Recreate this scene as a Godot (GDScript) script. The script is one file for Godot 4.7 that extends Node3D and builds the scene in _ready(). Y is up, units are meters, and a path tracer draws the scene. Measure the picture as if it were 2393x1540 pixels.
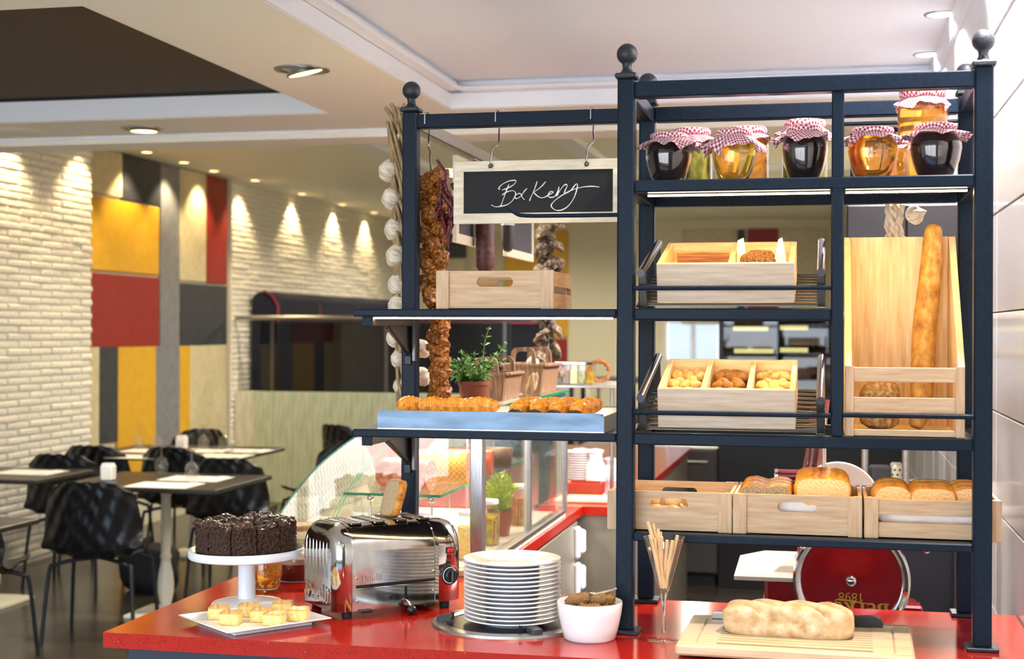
extends Node3D
# A bakery counter with a steel rack, a delicatessen case behind it and a dining room beyond.
const F := 3350.0            # focal length in photo pixels (photo taken as 2393 x 1540)
const EYE := Vector3(0, 1.6, 0)
var cam: Camera3D
var M := {}
var taken := {}
var noise := FastNoiseLite.new()
var rng := RandomNumberGenerator.new()

# ---------------------------------------------------------------- photo pixel -> place
func ray(px: float, py: float) -> Vector3:
	return cam.basis * Vector3((px - 1196.5) / F, -(py - 770.0) / F, -1.0)
func on_z(px: float, py: float, z: float) -> Vector3:
	var d := ray(px, py)
	return EYE + d * (z / d.z)
func on_y(px: float, py: float, y: float) -> Vector3:
	var d := ray(px, py)
	return EYE + d * ((y - 1.6) / d.y)
func on_x(px: float, py: float, x: float) -> Vector3:
	var d := ray(px, py)
	return EYE + d * (x / d.x)

# ---------------------------------------------------------------- nodes
func numbered(called: String) -> String:
	var n: int = taken.get(called, 0)
	taken[called] = n + 1
	return called if n == 0 else "%s_%03d" % [called, n]
func thing(called: String, label: String, category: String, at := Vector3.ZERO, turn := 0.0, group := "") -> Node3D:
	var o := Node3D.new()
	o.name = numbered(called)
	add_child(o)
	o.position = at
	o.rotation.y = turn
	tag(o, label, category, group)
	return o
func tag(o: Node, label: String, category := "", group := "") -> Node:
	o.set_meta("label", label)
	if category: o.set_meta("category", category)
	if group: o.set_meta("group", group)
	return o
func obj(called: String, st, m, parent: Node = null) -> MeshInstance3D:
	var o := MeshInstance3D.new()
	if st is SurfaceTool:
		st.generate_normals()
		o.mesh = st.commit()
	else:
		o.mesh = st
	o.material_override = null
	o.mesh.surface_set_material(0, M[m] if m is String else m)
	if parent == null:
		o.name = numbered(called)
		add_child(o)
	else:
		o.name = called
		parent.add_child(o, true)
	return o
func inst(called: String, mesh: Mesh, parent: Node, tr: Transform3D) -> MeshInstance3D:
	var o := MeshInstance3D.new()
	o.mesh = mesh
	o.name = called
	parent.add_child(o, true)
	o.transform = tr
	return o
func struct(called: String, st, m) -> MeshInstance3D:
	var o := obj(called, st, m)
	o.set_meta("kind", "structure")
	return o
func dup(root: Node3D, at: Vector3, turn := 0.0, label := "", group := "") -> Node3D:
	var r: Node3D = root.duplicate()
	r.name = numbered(root.name.rstrip("0123456789").rstrip("_"))
	add_child(r)
	r.position = at
	r.rotation = Vector3(0, turn, 0)
	if label: r.set_meta("label", label)
	if group: r.set_meta("group", group)
	return r

# ---------------------------------------------------------------- shapes (corners are given counter-clockwise as seen from outside)
func S() -> SurfaceTool:
	var st := SurfaceTool.new()
	st.begin(Mesh.PRIMITIVE_TRIANGLES)
	st.set_smooth_group(-1)
	return st
func flat(st: SurfaceTool) -> void: st.set_smooth_group(-1)
func tri(st: SurfaceTool, a: Vector3, b: Vector3, c: Vector3) -> void:
	st.add_vertex(a); st.add_vertex(c); st.add_vertex(b)
func qd(st: SurfaceTool, a: Vector3, b: Vector3, c: Vector3, d: Vector3) -> void:
	tri(st, a, b, c); tri(st, a, c, d)
func T(at := Vector3.ZERO, rx := 0.0, ry := 0.0, rz := 0.0) -> Transform3D:
	return Transform3D(Basis.from_euler(Vector3(rx, ry, rz)), at)
func bx(st: SurfaceTool, c: Vector3, s: Vector3, bev := 0.002, t := Transform3D()) -> SurfaceTool:
	flat(st)
	var h := s / 2.0
	var b: float = min(bev, min(h.x, min(h.y, h.z)) * 0.8)
	for a in 3:
		var u := (a + 1) % 3
		var v := (a + 2) % 3
		for sg in [-1.0, 1.0]:
			var q := []
			for k in [[-1, -1], [1, -1], [1, 1], [-1, 1]]:
				var p := Vector3.ZERO
				p[a] = sg * h[a]; p[u] = k[0] * (h[u] - b); p[v] = k[1] * (h[v] - b)
				q.append(t * (c + p))
			if sg > 0: qd(st, q[0], q[1], q[2], q[3])
			else: qd(st, q[3], q[2], q[1], q[0])
			if b <= 0.0: continue
			for su in [-1.0, 1.0]:
				var e := []
				for sv in [-1.0, 1.0]:
					var pa := Vector3.ZERO
					pa[a] = sg * h[a]; pa[u] = su * (h[u] - b); pa[v] = sv * (h[v] - b)
					var pb := Vector3.ZERO
					pb[a] = sg * (h[a] - b); pb[u] = su * h[u]; pb[v] = sv * (h[v] - b)
					e.append([t * (c + pa), t * (c + pb)])
				if sg * su > 0: qd(st, e[0][0], e[0][1], e[1][1], e[1][0])
				else: qd(st, e[1][0], e[1][1], e[0][1], e[0][0])
	if b > 0.0:
		for sx in [-1.0, 1.0]:
			for sy in [-1.0, 1.0]:
				for sz in [-1.0, 1.0]:
					var k := Vector3(sx, sy, sz)
					var x := t * (c + k * Vector3(h.x, h.y - b, h.z - b))
					var y := t * (c + k * Vector3(h.x - b, h.y, h.z - b))
					var z := t * (c + k * Vector3(h.x - b, h.y - b, h.z))
					if sx * sy * sz > 0: tri(st, x, y, z)
					else: tri(st, z, y, x)
	return st
func bx2(st: SurfaceTool, lo: Vector3, hi: Vector3, bev := 0.002) -> SurfaceTool:
	return bx(st, (lo + hi) / 2.0, (hi - lo).abs(), bev)
func tube(st: SurfaceTool, pts: Array, r, n := 10, caps := true, t := Transform3D()) -> SurfaceTool:
	var m := pts.size()
	var rings := []
	var side := Vector3.ZERO
	for i in m:
		var d: Vector3 = (pts[min(i + 1, m - 1)] - pts[max(i - 1, 0)]).normalized()
		if i == 0:
			side = d.cross(Vector3.UP if absf(d.y) < 0.9 else Vector3.RIGHT).normalized()
		else:
			side = (side - d * side.dot(d)).normalized()
		var up := d.cross(side)
		var rr: float = r[i] if r is Array else r
		var ring := []
		for k in n:
			var a := TAU * k / n
			ring.append(t * (pts[i] + (side * cos(a) + up * sin(a)) * rr))
		rings.append(ring)
	st.set_smooth_group(0)
	for i in m - 1:
		for k in n:
			var k2 := (k + 1) % n
			qd(st, rings[i][k], rings[i][k2], rings[i + 1][k2], rings[i + 1][k])
	if caps:
		flat(st)
		var a0: Vector3 = t * pts[0]
		var a1: Vector3 = t * pts[m - 1]
		for k in n:
			var k2 := (k + 1) % n
			tri(st, a0, rings[0][k2], rings[0][k])
			tri(st, a1, rings[m - 1][k], rings[m - 1][k2])
	return st
func lathe(st: SurfaceTool, prof: Array, n := 32, t := Transform3D(), sharp := 0.6) -> SurfaceTool:
	var group := 0
	for i in prof.size() - 1:
		if i > 0:
			var a: Vector2 = (prof[i] - prof[i - 1]).normalized()
			var b: Vector2 = (prof[i + 1] - prof[i]).normalized()
			if absf(a.angle_to(b)) > sharp: group += 1
		st.set_smooth_group(group)
		for k in n:
			var a0 := TAU * k / n
			var a1 := TAU * (k + 1) / n
			var p0: Vector2 = prof[i]
			var p1: Vector2 = prof[i + 1]
			var q := [t * Vector3(p0.x * cos(a0), p0.y, p0.x * sin(a0)), t * Vector3(p1.x * cos(a0), p1.y, p1.x * sin(a0)), t * Vector3(p1.x * cos(a1), p1.y, p1.x * sin(a1)), t * Vector3(p0.x * cos(a1), p0.y, p0.x * sin(a1))]
			if p0.x < 1e-6: tri(st, q[0], q[1], q[2])
			elif p1.x < 1e-6: tri(st, q[0], q[1], q[3])
			else: qd(st, q[0], q[1], q[2], q[3])
	return st
func V(a: Array) -> Array:          # flat list of numbers -> list of Vector2
	var o := []
	for i in range(0, a.size(), 2): o.append(Vector2(a[i], a[i + 1]))
	return o
func cyl(st: SurfaceTool, at: Vector3, r: float, h: float, n := 24, bev := 0.001, t := Transform3D()) -> SurfaceTool:
	return lathe(st, V([0, 0, r - bev, 0, r, bev, r, h - bev, r - bev, h, 0, h]), n, t * T(at))
func area2(p: Array) -> float:
	var s := 0.0
	for i in p.size():
		s += p[i].cross(p[(i + 1) % p.size()])
	return s
func extr(st: SurfaceTool, poly: Array, d: float, t := Transform3D(), sharp := 0.6) -> SurfaceTool:
	var p := poly.duplicate()
	if area2(p) < 0: p.reverse()
	var idx := Geometry2D.triangulate_polygon(PackedVector2Array(p))
	var n := p.size()
	flat(st)
	for i in range(0, idx.size(), 3):
		var a: Vector2 = p[idx[i]]
		var b: Vector2 = p[idx[i + 1]]
		var c: Vector2 = p[idx[i + 2]]
		if (b - a).cross(c - a) < 0:
			var w := b
			b = c
			c = w
		tri(st, t * Vector3(a.x, a.y, d / 2), t * Vector3(b.x, b.y, d / 2), t * Vector3(c.x, c.y, d / 2))
		tri(st, t * Vector3(a.x, a.y, -d / 2), t * Vector3(c.x, c.y, -d / 2), t * Vector3(b.x, b.y, -d / 2))
	var group := 1
	for i in n:
		var a: Vector2 = p[i]
		var b: Vector2 = p[(i + 1) % n]
		var before: Vector2 = p[(i + n - 1) % n]
		if absf((a - before).angle_to(b - a)) > sharp: group += 1
		st.set_smooth_group(group)
		qd(st, t * Vector3(a.x, a.y, -d / 2), t * Vector3(b.x, b.y, -d / 2), t * Vector3(b.x, b.y, d / 2), t * Vector3(a.x, a.y, d / 2))
	return st
func rrect(w: float, h: float, r: float, n := 4) -> Array:
	var o := []
	for k in [[1, 1, 0.0], [-1, 1, 0.5], [-1, -1, 1.0], [1, -1, 1.5]]:
		for i in n + 1:
			var a: float = PI * (k[2] + 0.5 * i / n)
			o.append(Vector2(k[0] * (w / 2 - r), k[1] * (h / 2 - r)) + Vector2(cos(a), sin(a)) * r)
	return o
# a sheet f(u, v) -> Vector3; the side from which u runs right and v runs up is the outside
func surf(st: SurfaceTool, nu: int, nv: int, f: Callable, flip := false, uv = null, group := 0) -> SurfaceTool:
	st.set_smooth_group(group)
	var g := []
	var w := []
	for j in nv + 1:
		var row := []
		var wrow := []
		for i in nu + 1:
			row.append(f.call(float(i) / nu, float(j) / nv))
			if uv: wrow.append(uv.call(float(i) / nu, float(j) / nv))
		g.append(row); w.append(wrow)
	for j in nv:
		for i in nu:
			var c := [[i, j], [i + 1, j], [i + 1, j + 1], [i, j + 1]]
			if flip: c.reverse()
			for k in [0, 2, 1, 0, 3, 2]:
				if uv: st.set_uv(w[c[k][1]][c[k][0]])
				st.add_vertex(g[c[k][1]][c[k][0]])
	return st
func spow(x: float, e: float) -> float: return signf(x) * pow(absf(x), e)
# rounded body: e1 shapes it seen from the side, e2 seen from above (1 round, near 0 boxy)
func blob(st: SurfaceTool, rad: Vector3, t := Transform3D(), amp := 0.0, freq := 1.0, seed_ := 0, e1 := 1.0, e2 := 1.0, nu := 24, nv := 14, warp = null) -> SurfaceTool:
	var f := func(u: float, v: float) -> Vector3:
		var a := TAU * u
		var b := PI * (v - 0.5)
		var d := Vector3(spow(cos(b), e1) * spow(cos(a), e2), spow(sin(b), e1), -spow(cos(b), e1) * spow(sin(a), e2))
		if amp != 0.0:
			d *= 1.0 + amp * noise.get_noise_3d(d.x * freq * 100 + seed_ * 37.0, d.y * freq * 100, d.z * freq * 100)
		var p := d * rad
		if warp: p = warp.call(p, d)
		return t * p
	return surf(st, nu, nv, f)
func arc(c: Vector3, a: Vector3, b: Vector3, from: float, to: float, n := 8) -> Array:   # c + a cos + b sin, degrees
	var o := []
	for i in n + 1:
		var k := deg_to_rad(lerpf(from, to, float(i) / n))
		o.append(c + a * cos(k) + b * sin(k))
	return o
func smooth_path(p: Array, k := 4) -> Array:
	var o := []
	for i in p.size() - 1:
		for j in k:
			o.append(p[i].cubic_interpolate(p[i + 1], p[max(i - 1, 0)], p[min(i + 2, p.size() - 1)], float(j) / k))
	o.append(p[-1])
	return o

# ---------------------------------------------------------------- materials
func mat(called: String, color, rough := 0.5, metal := 0.0, more := {}) -> StandardMaterial3D:
	var m := StandardMaterial3D.new()
	m.resource_name = called
	m.albedo_color = color if color is Color else Color(color)
	m.roughness = rough
	m.metallic = metal
	for k in more: m.set(k, more[k])
	M[called] = m
	return m
func ramp(stops: Array) -> Gradient:
	var g := Gradient.new()
	var o := PackedFloat32Array()
	var c := PackedColorArray()
	for s in stops:
		o.append(s[0]); c.append(Color(s[1]))
	g.offsets = o
	g.colors = c
	return g
func ntex(stops: Array, freq := 0.02, seed_ := 1, size := 256, kind := FastNoiseLite.TYPE_SIMPLEX_SMOOTH, oct := 4, warp := 0.0) -> NoiseTexture2D:
	var n := FastNoiseLite.new()
	n.noise_type = kind
	n.seed = seed_
	n.frequency = freq
	n.fractal_octaves = oct
	if kind == FastNoiseLite.TYPE_CELLULAR:
		n.cellular_return_type = FastNoiseLite.RETURN_DISTANCE
	if warp > 0:
		n.domain_warp_enabled = true
		n.domain_warp_amplitude = warp
	var t := NoiseTexture2D.new()
	t.width = size
	t.height = size
	t.seamless = true
	t.noise = n
	t.color_ramp = ramp(stops)
	return t
# colour from a noise ramp laid on all three planes; scale is repeats per metre along each axis; bump in centimetres
func nmat(called: String, stops: Array, scale: Vector3, rough := 0.6, more := {}, freq := 0.02, seed_ := 1, bump := 0.0, oct := 4, warp := 0.0, kind := FastNoiseLite.TYPE_SIMPLEX_SMOOTH) -> StandardMaterial3D:
	var m := mat(called, Color.WHITE, rough)
	m.albedo_texture = ntex(stops, freq, seed_, 256, kind, oct, warp)
	m.uv1_triplanar = true
	m.uv1_scale = scale
	if bump > 0:
		m.heightmap_enabled = true
		m.heightmap_texture = ntex([[0.0, "000000"], [1.0, "ffffff"]], freq, seed_, 256, kind, oct, warp)
		m.heightmap_scale = bump
	for k in more: m.set(k, more[k])
	return m
func img_tex(size: int, f: Callable) -> ImageTexture:
	var im := Image.create(size, size, false, Image.FORMAT_RGB8)
	for y in size:
		for x in size:
			im.set_pixel(x, y, f.call(x, y))
	return ImageTexture.create_from_image(im)
func glass(called: String, color: Color, alpha := 0.08) -> void:
	color.a = alpha
	mat(called, color, 0.02, 0.0, {"transparency": BaseMaterial3D.TRANSPARENCY_ALPHA})
func glow(called: String, color: Color, energy: float) -> void:
	mat(called, color, 0.6, 0.0, {"emission_enabled": true, "emission": color, "emission_energy_multiplier": energy})

func materials() -> void:
	# metals
	nmat("rack_steel", [[0.3, "19232e"], [0.7, "1c2734"]], Vector3.ONE * 9, 0.34, {"metallic": 0.0, "metallic_specular": 0.2}, 0.03, 4)
	mat("black_iron", "1b1e22", 0.45, 0.2)
	mat("chrome", "d8d8d6", 0.06, 1.0)
	nmat("polished_steel", [[0.2, "c3c1bd"], [0.8, "d6d4d0"]], Vector3(4, 4, 4), 0.1, {"metallic": 1.0}, 0.02, 3)
	nmat("brushed_steel", [[0.2, "a3a29d"], [0.8, "c2c1bb"]], Vector3(2, 30, 30), 0.32, {"metallic": 1.0}, 0.03, 9)
	mat("dark_steel", "6d6a68", 0.3, 1.0)
	mat("hook_wire", "a8a6a2", 0.25, 1.0)
	mat("black_plastic", "17181a", 0.35)
	mat("black_rubber", "141416", 0.7)
	mat("gold_paint", "dbb23e", 0.35, 0.3)
	mat("red_enamel", "8e1216", 0.16, 0.0, {"clearcoat_enabled": true, "clearcoat": 0.8, "clearcoat_roughness": 0.05})
	mat("dark_red_enamel", "5e0e12", 0.2, 0.0, {"clearcoat_enabled": true, "clearcoat": 0.8, "clearcoat_roughness": 0.06})
	mat("red_switch", "d8281c", 0.3)
	# woods: grain along x, y or z
	var beech := [[0.1, "bf9770"], [0.4, "caa57b"], [0.65, "d0ad85"], [0.9, "d8b893"]]
	nmat("beech_x", beech, Vector3(1.3, 16, 16), 0.55, {}, 0.018, 11, 0.02, 4, 12.0)
	nmat("beech_y", beech, Vector3(16, 1.3, 16), 0.55, {}, 0.018, 12, 0.02, 4, 12.0)
	nmat("beech_z", beech, Vector3(16, 16, 1.3), 0.55, {}, 0.018, 13, 0.02, 4, 12.0)
	var pine := [[0.1, "d3b283"], [0.4, "e2c598"], [0.7, "e9cfa6"], [0.9, "efdbb8"]]
	nmat("pine_x", pine, Vector3(1.1, 13, 13), 0.55, {}, 0.018, 21, 0.02, 4, 10.0)
	nmat("pine_y", pine, Vector3(13, 1.1, 13), 0.55, {}, 0.018, 22, 0.02, 4, 10.0)
	nmat("board_wood", [[0.1, "c0a37a"], [0.5, "ccb48c"], [0.9, "d6c2a0"]], Vector3(1.0, 12, 12), 0.5, {}, 0.018, 25)
	nmat("bare_maple", [[0.2, "d6c7a8"], [0.6, "e2d6ba"], [0.9, "e9dfc8"]], Vector3(2, 14, 14), 0.55, {}, 0.018, 26)
	nmat("oak_brown", [[0.1, "8a5328"], [0.5, "a56a38"], [0.9, "b97f4a"]], Vector3(1.5, 20, 20), 0.5, {}, 0.02, 27)
	nmat("old_wood", [[0.1, "5a4029"], [0.5, "785739"], [0.9, "91704c"]], Vector3(12, 1.5, 12), 0.65, {}, 0.02, 28, 0.03)
	nmat("green_wood", [[0.1, "aab394"], [0.45, "bcc3a4"], [0.75, "c6ccb0"], [0.95, "d0d4bc"]], Vector3(5, 0.6, 5), 0.6, {}, 0.02, 29)
	# stone and walls
	rng.seed = 7
	var spots := {}
	for i in 2600: spots[Vector2i(rng.randi() % 384, rng.randi() % 384)] = Color("6c110a").lerp(Color("4e0c07"), rng.randf())
	for i in 26: spots[Vector2i(rng.randi() % 384, rng.randi() % 384)] = Color("efe0d4")
	var base := img_tex(384, func(x, y): return spots.get(Vector2i(x, y), spots.get(Vector2i(x - 1, y), Color("a01a0e").lerp(Color("aa2110"), 0.5 + 0.5 * noise.get_noise_2d(x * 3, y * 3)))))
	mat("red_quartz", Color.WHITE, 0.13, 0.0, {"albedo_texture": base, "uv1_triplanar": true, "uv1_scale": Vector3.ONE * 2.2, "metallic_specular": 0.6})
	mat("navy_panel", "23262f", 0.5)
	nmat("white_brick", [[0.2, "e3ddd0"], [0.5, "ece7dc"], [0.8, "f2eee6"]], Vector3.ONE * 3, 0.7, {}, 0.03, 31, 0.25)
	mat("white_mortar", "cfc8b8", 0.85)
	mat("white_tile", "f6f4f0", 0.1, 0.0, {"metallic_specular": 0.55})
	mat("grout", "45413c", 0.9)
	mat("ceiling_white", "ecebdd", 0.8)
	mat("ceiling_trim", "e8eef6", 0.6)
	mat("ceiling_recess", "e6ecf4", 0.8)
	mat("ceiling_brown", "4a3d2b", 0.8)
	nmat("floor_stone", [[0.1, "37322a"], [0.5, "423c33"], [0.9, "4d473c"]], Vector3.ONE * 0.8, 0.22, {}, 0.02, 33)
	mat("wall_cream", "e0d8be", 0.8)
	for p in [["beige", "c8bb98", "d2c6a4"], ["yellow", "d6a31c", "deab28"], ["red", "8a1d14", "942118"], ["navy", "2e3038", "373942"], ["grey", "777880", "818289"]]:
		nmat("panel_" + p[0], [[0.25, p[1]], [0.75, p[2]]], Vector3.ONE * 1.6, 0.5, {}, 0.02, 35)
	# crockery, glass
	mat("porcelain", "f3f1ee", 0.16, 0.0, {"metallic_specular": 0.6})
	mat("enamel_white", "e9eaee", 0.25)
	mat("white_cloth", "f2eee6", 0.85)
	mat("paper", "f4efe4", 0.8)
	glass("clear_glass", Color(0.97, 0.99, 0.98), 0.008)
	glass("goblet_glass", Color(0.55, 0.55, 0.5), 0.14)
	glass("jar_glass", Color(0.98, 0.99, 0.97), 0.006)
	glass("case_glass", Color(0.85, 0.95, 0.88), 0.014)
	glass("fridge_glass", Color(0.02, 0.02, 0.03), 0.5)
	glass("smoked_glass", Color(0.03, 0.03, 0.035), 0.8)
	mat("glass_edge", "1c7a50", 0.1, 0.0, {"metallic_specular": 0.7})
	mat("jam", "1c0709", 0.15, 0.0, {"clearcoat_enabled": true, "clearcoat": 0.6, "clearcoat_roughness": 0.03})
	mat("honey_yellow", Color(0.99, 0.86, 0.36, 0.12), 0.08, 0.0, {"refraction_enabled": true, "refraction_scale": 0.04})
	mat("honey_amber", Color(0.97, 0.68, 0.24, 0.12), 0.08, 0.0, {"refraction_enabled": true, "refraction_scale": 0.04})
	nmat("olive_pickle", [[0.2, "4d5016"], [0.5, "77791f"], [0.8, "a09a3c"]], Vector3(9, 4, 9), 0.3, {}, 0.02, 41)
	var check := func(x: int, y: int) -> Color:
		var c := (1 if x < 32 else 0) + (1 if y < 32 else 0)
		var k: float = 0.88 + 0.06 * ((x + y) % 3)
		return [Color("ffffff"), Color("dfa6ad"), Color("a01c34")][c] * k
	var ging := img_tex(64, check)
	mat("gingham", Color.WHITE, 0.9, 0.0, {"albedo_texture": ging, "uv1_scale": Vector3(1, 1, 1), "backlight_enabled": true, "backlight": Color(0.2, 0.2, 0.2)})
	mat("chalkboard", "0f1011", 0.75)
	mat("slate", "34353a", 0.75)
	mat("chalk", "f2f0ea", 0.9)
	# food
	nmat("crumb", [[0.2, "b5966e"], [0.5, "c4a880"], [0.8, "d0b894"]], Vector3.ONE * 22, 0.85, {}, 0.03, 51, 0.08)
	nmat("dark_crumb", [[0.2, "6d6154"], [0.5, "86796a"], [0.8, "9a8c7a"]], Vector3.ONE * 22, 0.85, {}, 0.03, 52, 0.08)
	nmat("crust", [[0.1, "8a4a12"], [0.4, "b87824"], [0.7, "cf9640"], [0.95, "dfb064"]], Vector3.ONE * 9, 0.6, {}, 0.02, 53, 0.1)
	nmat("pale_crust", [[0.1, "b08650"], [0.35, "c7a270"], [0.65, "d8bd92"], [0.95, "e8d8ba"]], Vector3.ONE * 5, 0.7, {}, 0.02, 54, 0.15)
	nmat("gold_crust", [[0.1, "6e4516"], [0.35, "a26c26"], [0.65, "bd8c40"], [0.95, "d2ac6c"]], Vector3(9, 5, 9), 0.55, {}, 0.02, 55, 0.15)
	nmat("croissant", [[0.1, "8a4c12"], [0.4, "bd7c24"], [0.7, "d39a3e"], [0.95, "e4ba6a"]], Vector3.ONE * 12, 0.4, {}, 0.02, 56, 0.08)
	nmat("dark_rye", [[0.2, "3b2513"], [0.5, "6a4526"], [0.8, "94683c"]], Vector3.ONE * 16, 0.8, {}, 0.03, 57, 0.15)
	nmat("cookie_pale", [[0.2, "b8945c"], [0.5, "cbaa72"], [0.8, "d8bd8c"]], Vector3.ONE * 14, 0.75, {}, 0.02, 58, 0.06)
	nmat("cookie_brown", [[0.2, "7a5024"], [0.5, "94672f"], [0.8, "ab7d42"]], Vector3.ONE * 14, 0.75, {}, 0.02, 59, 0.06)
	nmat("chocolate", [[0.15, "1f130d"], [0.5, "35231a"], [0.85, "4d3526"]], Vector3.ONE * 26, 0.45, {}, 0.03, 60, 0.35)
	nmat("frosting", [[0.2, "3a261b"], [0.6, "513729"], [0.9, "684a38"]], Vector3.ONE * 10, 0.3, {}, 0.02, 61, 0.05)
	nmat("custard", [[0.2, "e2c069"], [0.6, "ecd084"], [0.9, "f3dfa2"]], Vector3.ONE * 12, 0.6, {}, 0.02, 62)
	nmat("custard_top", [[0.2, "b4772a"], [0.45, "d9a552"], [0.7, "ebcb88"], [0.95, "f2deac"]], Vector3.ONE * 18, 0.5, {}, 0.025, 63, 0.08)
	nmat("garlic_skin", [[0.15, "b59a7c"], [0.4, "d9c8ac"], [0.65, "e8dcc6"], [0.9, "efe7d6"]], Vector3(24, 4, 24), 0.6, {}, 0.02, 64, 0.06)
	nmat("straw", [[0.15, "6d553a"], [0.5, "9a7f58"], [0.85, "bda27a"]], Vector3(20, 3, 20), 0.8, {}, 0.02, 65, 0.1)
	nmat("dried_pepper", [[0.15, "4a2408"], [0.45, "8a4a10"], [0.7, "b8741c"], [0.95, "dca238"]], Vector3.ONE * 14, 0.35, {}, 0.025, 66, 0.35)
	nmat("chilli", [[0.2, "2f0809"], [0.6, "5c1012"], [0.9, "86181a"]], Vector3.ONE * 14, 0.3, {}, 0.025, 67, 0.2)
	nmat("sausage_dark", [[0.2, "2c120f"], [0.6, "4a211a"], [0.9, "6b3526"]], Vector3.ONE * 8, 0.5, {}, 0.025, 68, 0.1)
	nmat("ham", [[0.2, "9c4527"], [0.5, "bb6238"], [0.8, "d08a58"]], Vector3.ONE * 6, 0.35, {}, 0.025, 69)
	nmat("ham_cut", [[0.2, "a8462c"], [0.5, "c77a58"], [0.8, "e0b398"]], Vector3.ONE * 14, 0.4, {}, 0.025, 70)
	nmat("mushroom", [[0.2, "2c2420"], [0.5, "4d4038"], [0.72, "8a714c"], [0.95, "d9c096"]], Vector3.ONE * 9, 0.7, {}, 0.025, 71, 0.2)
	nmat("brown_paste", [[0.2, "6b4a26"], [0.5, "866236"], [0.85, "a07c48"]], Vector3.ONE * 26, 0.75, {}, 0.03, 72, 0.2)
	mat("breadstick", "dcb987", 0.75)
	nmat("leaf", [[0.2, "3f6a24"], [0.5, "5c8a34"], [0.85, "83ab55"]], Vector3.ONE * 14, 0.5, {"backlight_enabled": true, "backlight": Color(0.25, 0.35, 0.1)}, 0.02, 73)
	nmat("leaf_lime", [[0.2, "8ea52c"], [0.5, "b2c63e"], [0.85, "cfdb6a"]], Vector3.ONE * 14, 0.5, {"backlight_enabled": true, "backlight": Color(0.25, 0.35, 0.1)}, 0.02, 74)
	mat("terracotta", "8a4526", 0.7)
	mat("soil", "2d2017", 0.95)
	mat("chair_black", "141416", 0.38)
	mat("table_dark", "2b2722", 0.35)
	mat("velvet_navy", "16162a", 0.9)
	mat("piping_purple", "7a1c3e", 0.7)
	mat("red_dish", "8c2a15", 0.25)
	mat("label_blue", "2a7ca8", 0.6)
	nmat("salmon_skin", [[0.2, "a02c18"], [0.6, "bd4a2a"], [0.9, "d77a50"]], Vector3.ONE * 10, 0.35, {}, 0.025, 75)
	# further shades
	mat("steel_panel", "a9a592", 0.38, 0.75)
	nmat("finial_iron", [[0.3, "24282d"], [0.7, "33383f"]], Vector3.ONE * 30, 0.42, {"metallic": 0.3}, 0.03, 81, 0.06)
	mat("bracket_steel", "57534f", 0.32, 0.9)
	mat("grip_steel", "8d8781", 0.2, 1.0)
	nmat("tray_steel", [[0.2, "46535f"], [0.8, "566472"]], Vector3(0.8, 3, 3), 0.3, {"metallic": 1.0}, 0.03, 82)
	nmat("beech_pale_x", [[0.1, "c8ad90"], [0.4, "d4bb9f"], [0.65, "dac4a9"], [0.9, "e0ccb4"]], Vector3(1.3, 18, 18), 0.55, {}, 0.018, 83, 0.02, 4, 12.0)
	nmat("pine_z", [[0.1, "d3b283"], [0.4, "e2c598"], [0.7, "e9cfa6"], [0.9, "efdbb8"]], Vector3(13, 13, 1.1), 0.55, {}, 0.018, 84)
	nmat("dark_loaf", [[0.15, "6b4720"], [0.45, "94682f"], [0.75, "b98f52"], [0.95, "dcc496"]], Vector3.ONE * 12, 0.75, {}, 0.025, 85, 0.2)
	mat("syrup_dark", Color(0.30, 0.06, 0.015, 0.5), 0.1, 0.0, {"refraction_enabled": true, "refraction_scale": 0.04})
	glass("syrup_film", Color(0.55, 0.28, 0.08), 0.45)
	mat("terracotta_light", "b0743c", 0.7)
	mat("porcelain_white", "e9ebee", 0.2, 0.0, {"metallic_specular": 0.55})
	nmat("chocolate_sponge", [[0.15, "22130a"], [0.5, "432818"], [0.85, "704a2c"]], Vector3.ONE * 24, 0.5, {}, 0.035, 90, 0.4)
	mat("slot_dark", "241f1a", 0.5, 0.4)
	mat("guide_plastic", "3a3b3c", 0.5)
	mat("solid_glass", Color(0.98, 1, 0.99, 0.02), 0.02, 0.0, {"refraction_enabled": true, "refraction_scale": 0.05})
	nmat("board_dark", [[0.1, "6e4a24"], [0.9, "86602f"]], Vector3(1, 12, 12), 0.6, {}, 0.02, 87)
	mat("enamel_cream", "ece4c8", 0.4)
	var holes := func(x: int, y: int) -> Color:
		var d := Vector2(fposmod(x + 8.0 * ((y / 16) % 2), 16.0) - 8.0, fposmod(y, 16.0) - 8.0).length()
		return Color("4d4a40") if d < 4.0 else Color("d8d2bc")
	mat("perforated", Color.WHITE, 0.35, 0.3, {"albedo_texture": img_tex(128, holes), "uv1_triplanar": true, "uv1_scale": Vector3.ONE * 7.5})
	nmat("pillar_steel", [[0.2, "b4b6b8"], [0.8, "cfd1d3"]], Vector3(30, 1.5, 30), 0.3, {"metallic": 0.9}, 0.03, 88)
	var net := func(x: int, y: int) -> Color:
		return Color("8a4a20") if (x + y) % 32 < 4 or posmod(x - y, 32) < 4 else Color("d9a24c")
	mat("netted_ham", Color.WHITE, 0.4, 0.0, {"albedo_texture": img_tex(64, net), "uv1_triplanar": true, "uv1_scale": Vector3.ONE * 30})
	mat("custard_pale", "efe9d2", 0.6)
	mat("pot_brown", "7a3a1c", 0.55)
	mat("sausage_black", "2a2220", 0.55)
	mat("enamel_ivory", "e4dcc4", 0.35)
	nmat("ivory_wood", [[0.1, "c2bca2"], [0.6, "d6d0b8"], [0.95, "e2ddca"]], Vector3(5, 0.6, 5), 0.6, {}, 0.02, 89)
	mat("tray_white", "d2cbbd", 0.25)
	mat("grey_box", "8a8a88", 0.5)
	mat("cabinet_grey", "4a4946", 0.45, 0.2)
	mat("navy_dark", "1b1a1c", 0.4)

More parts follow.
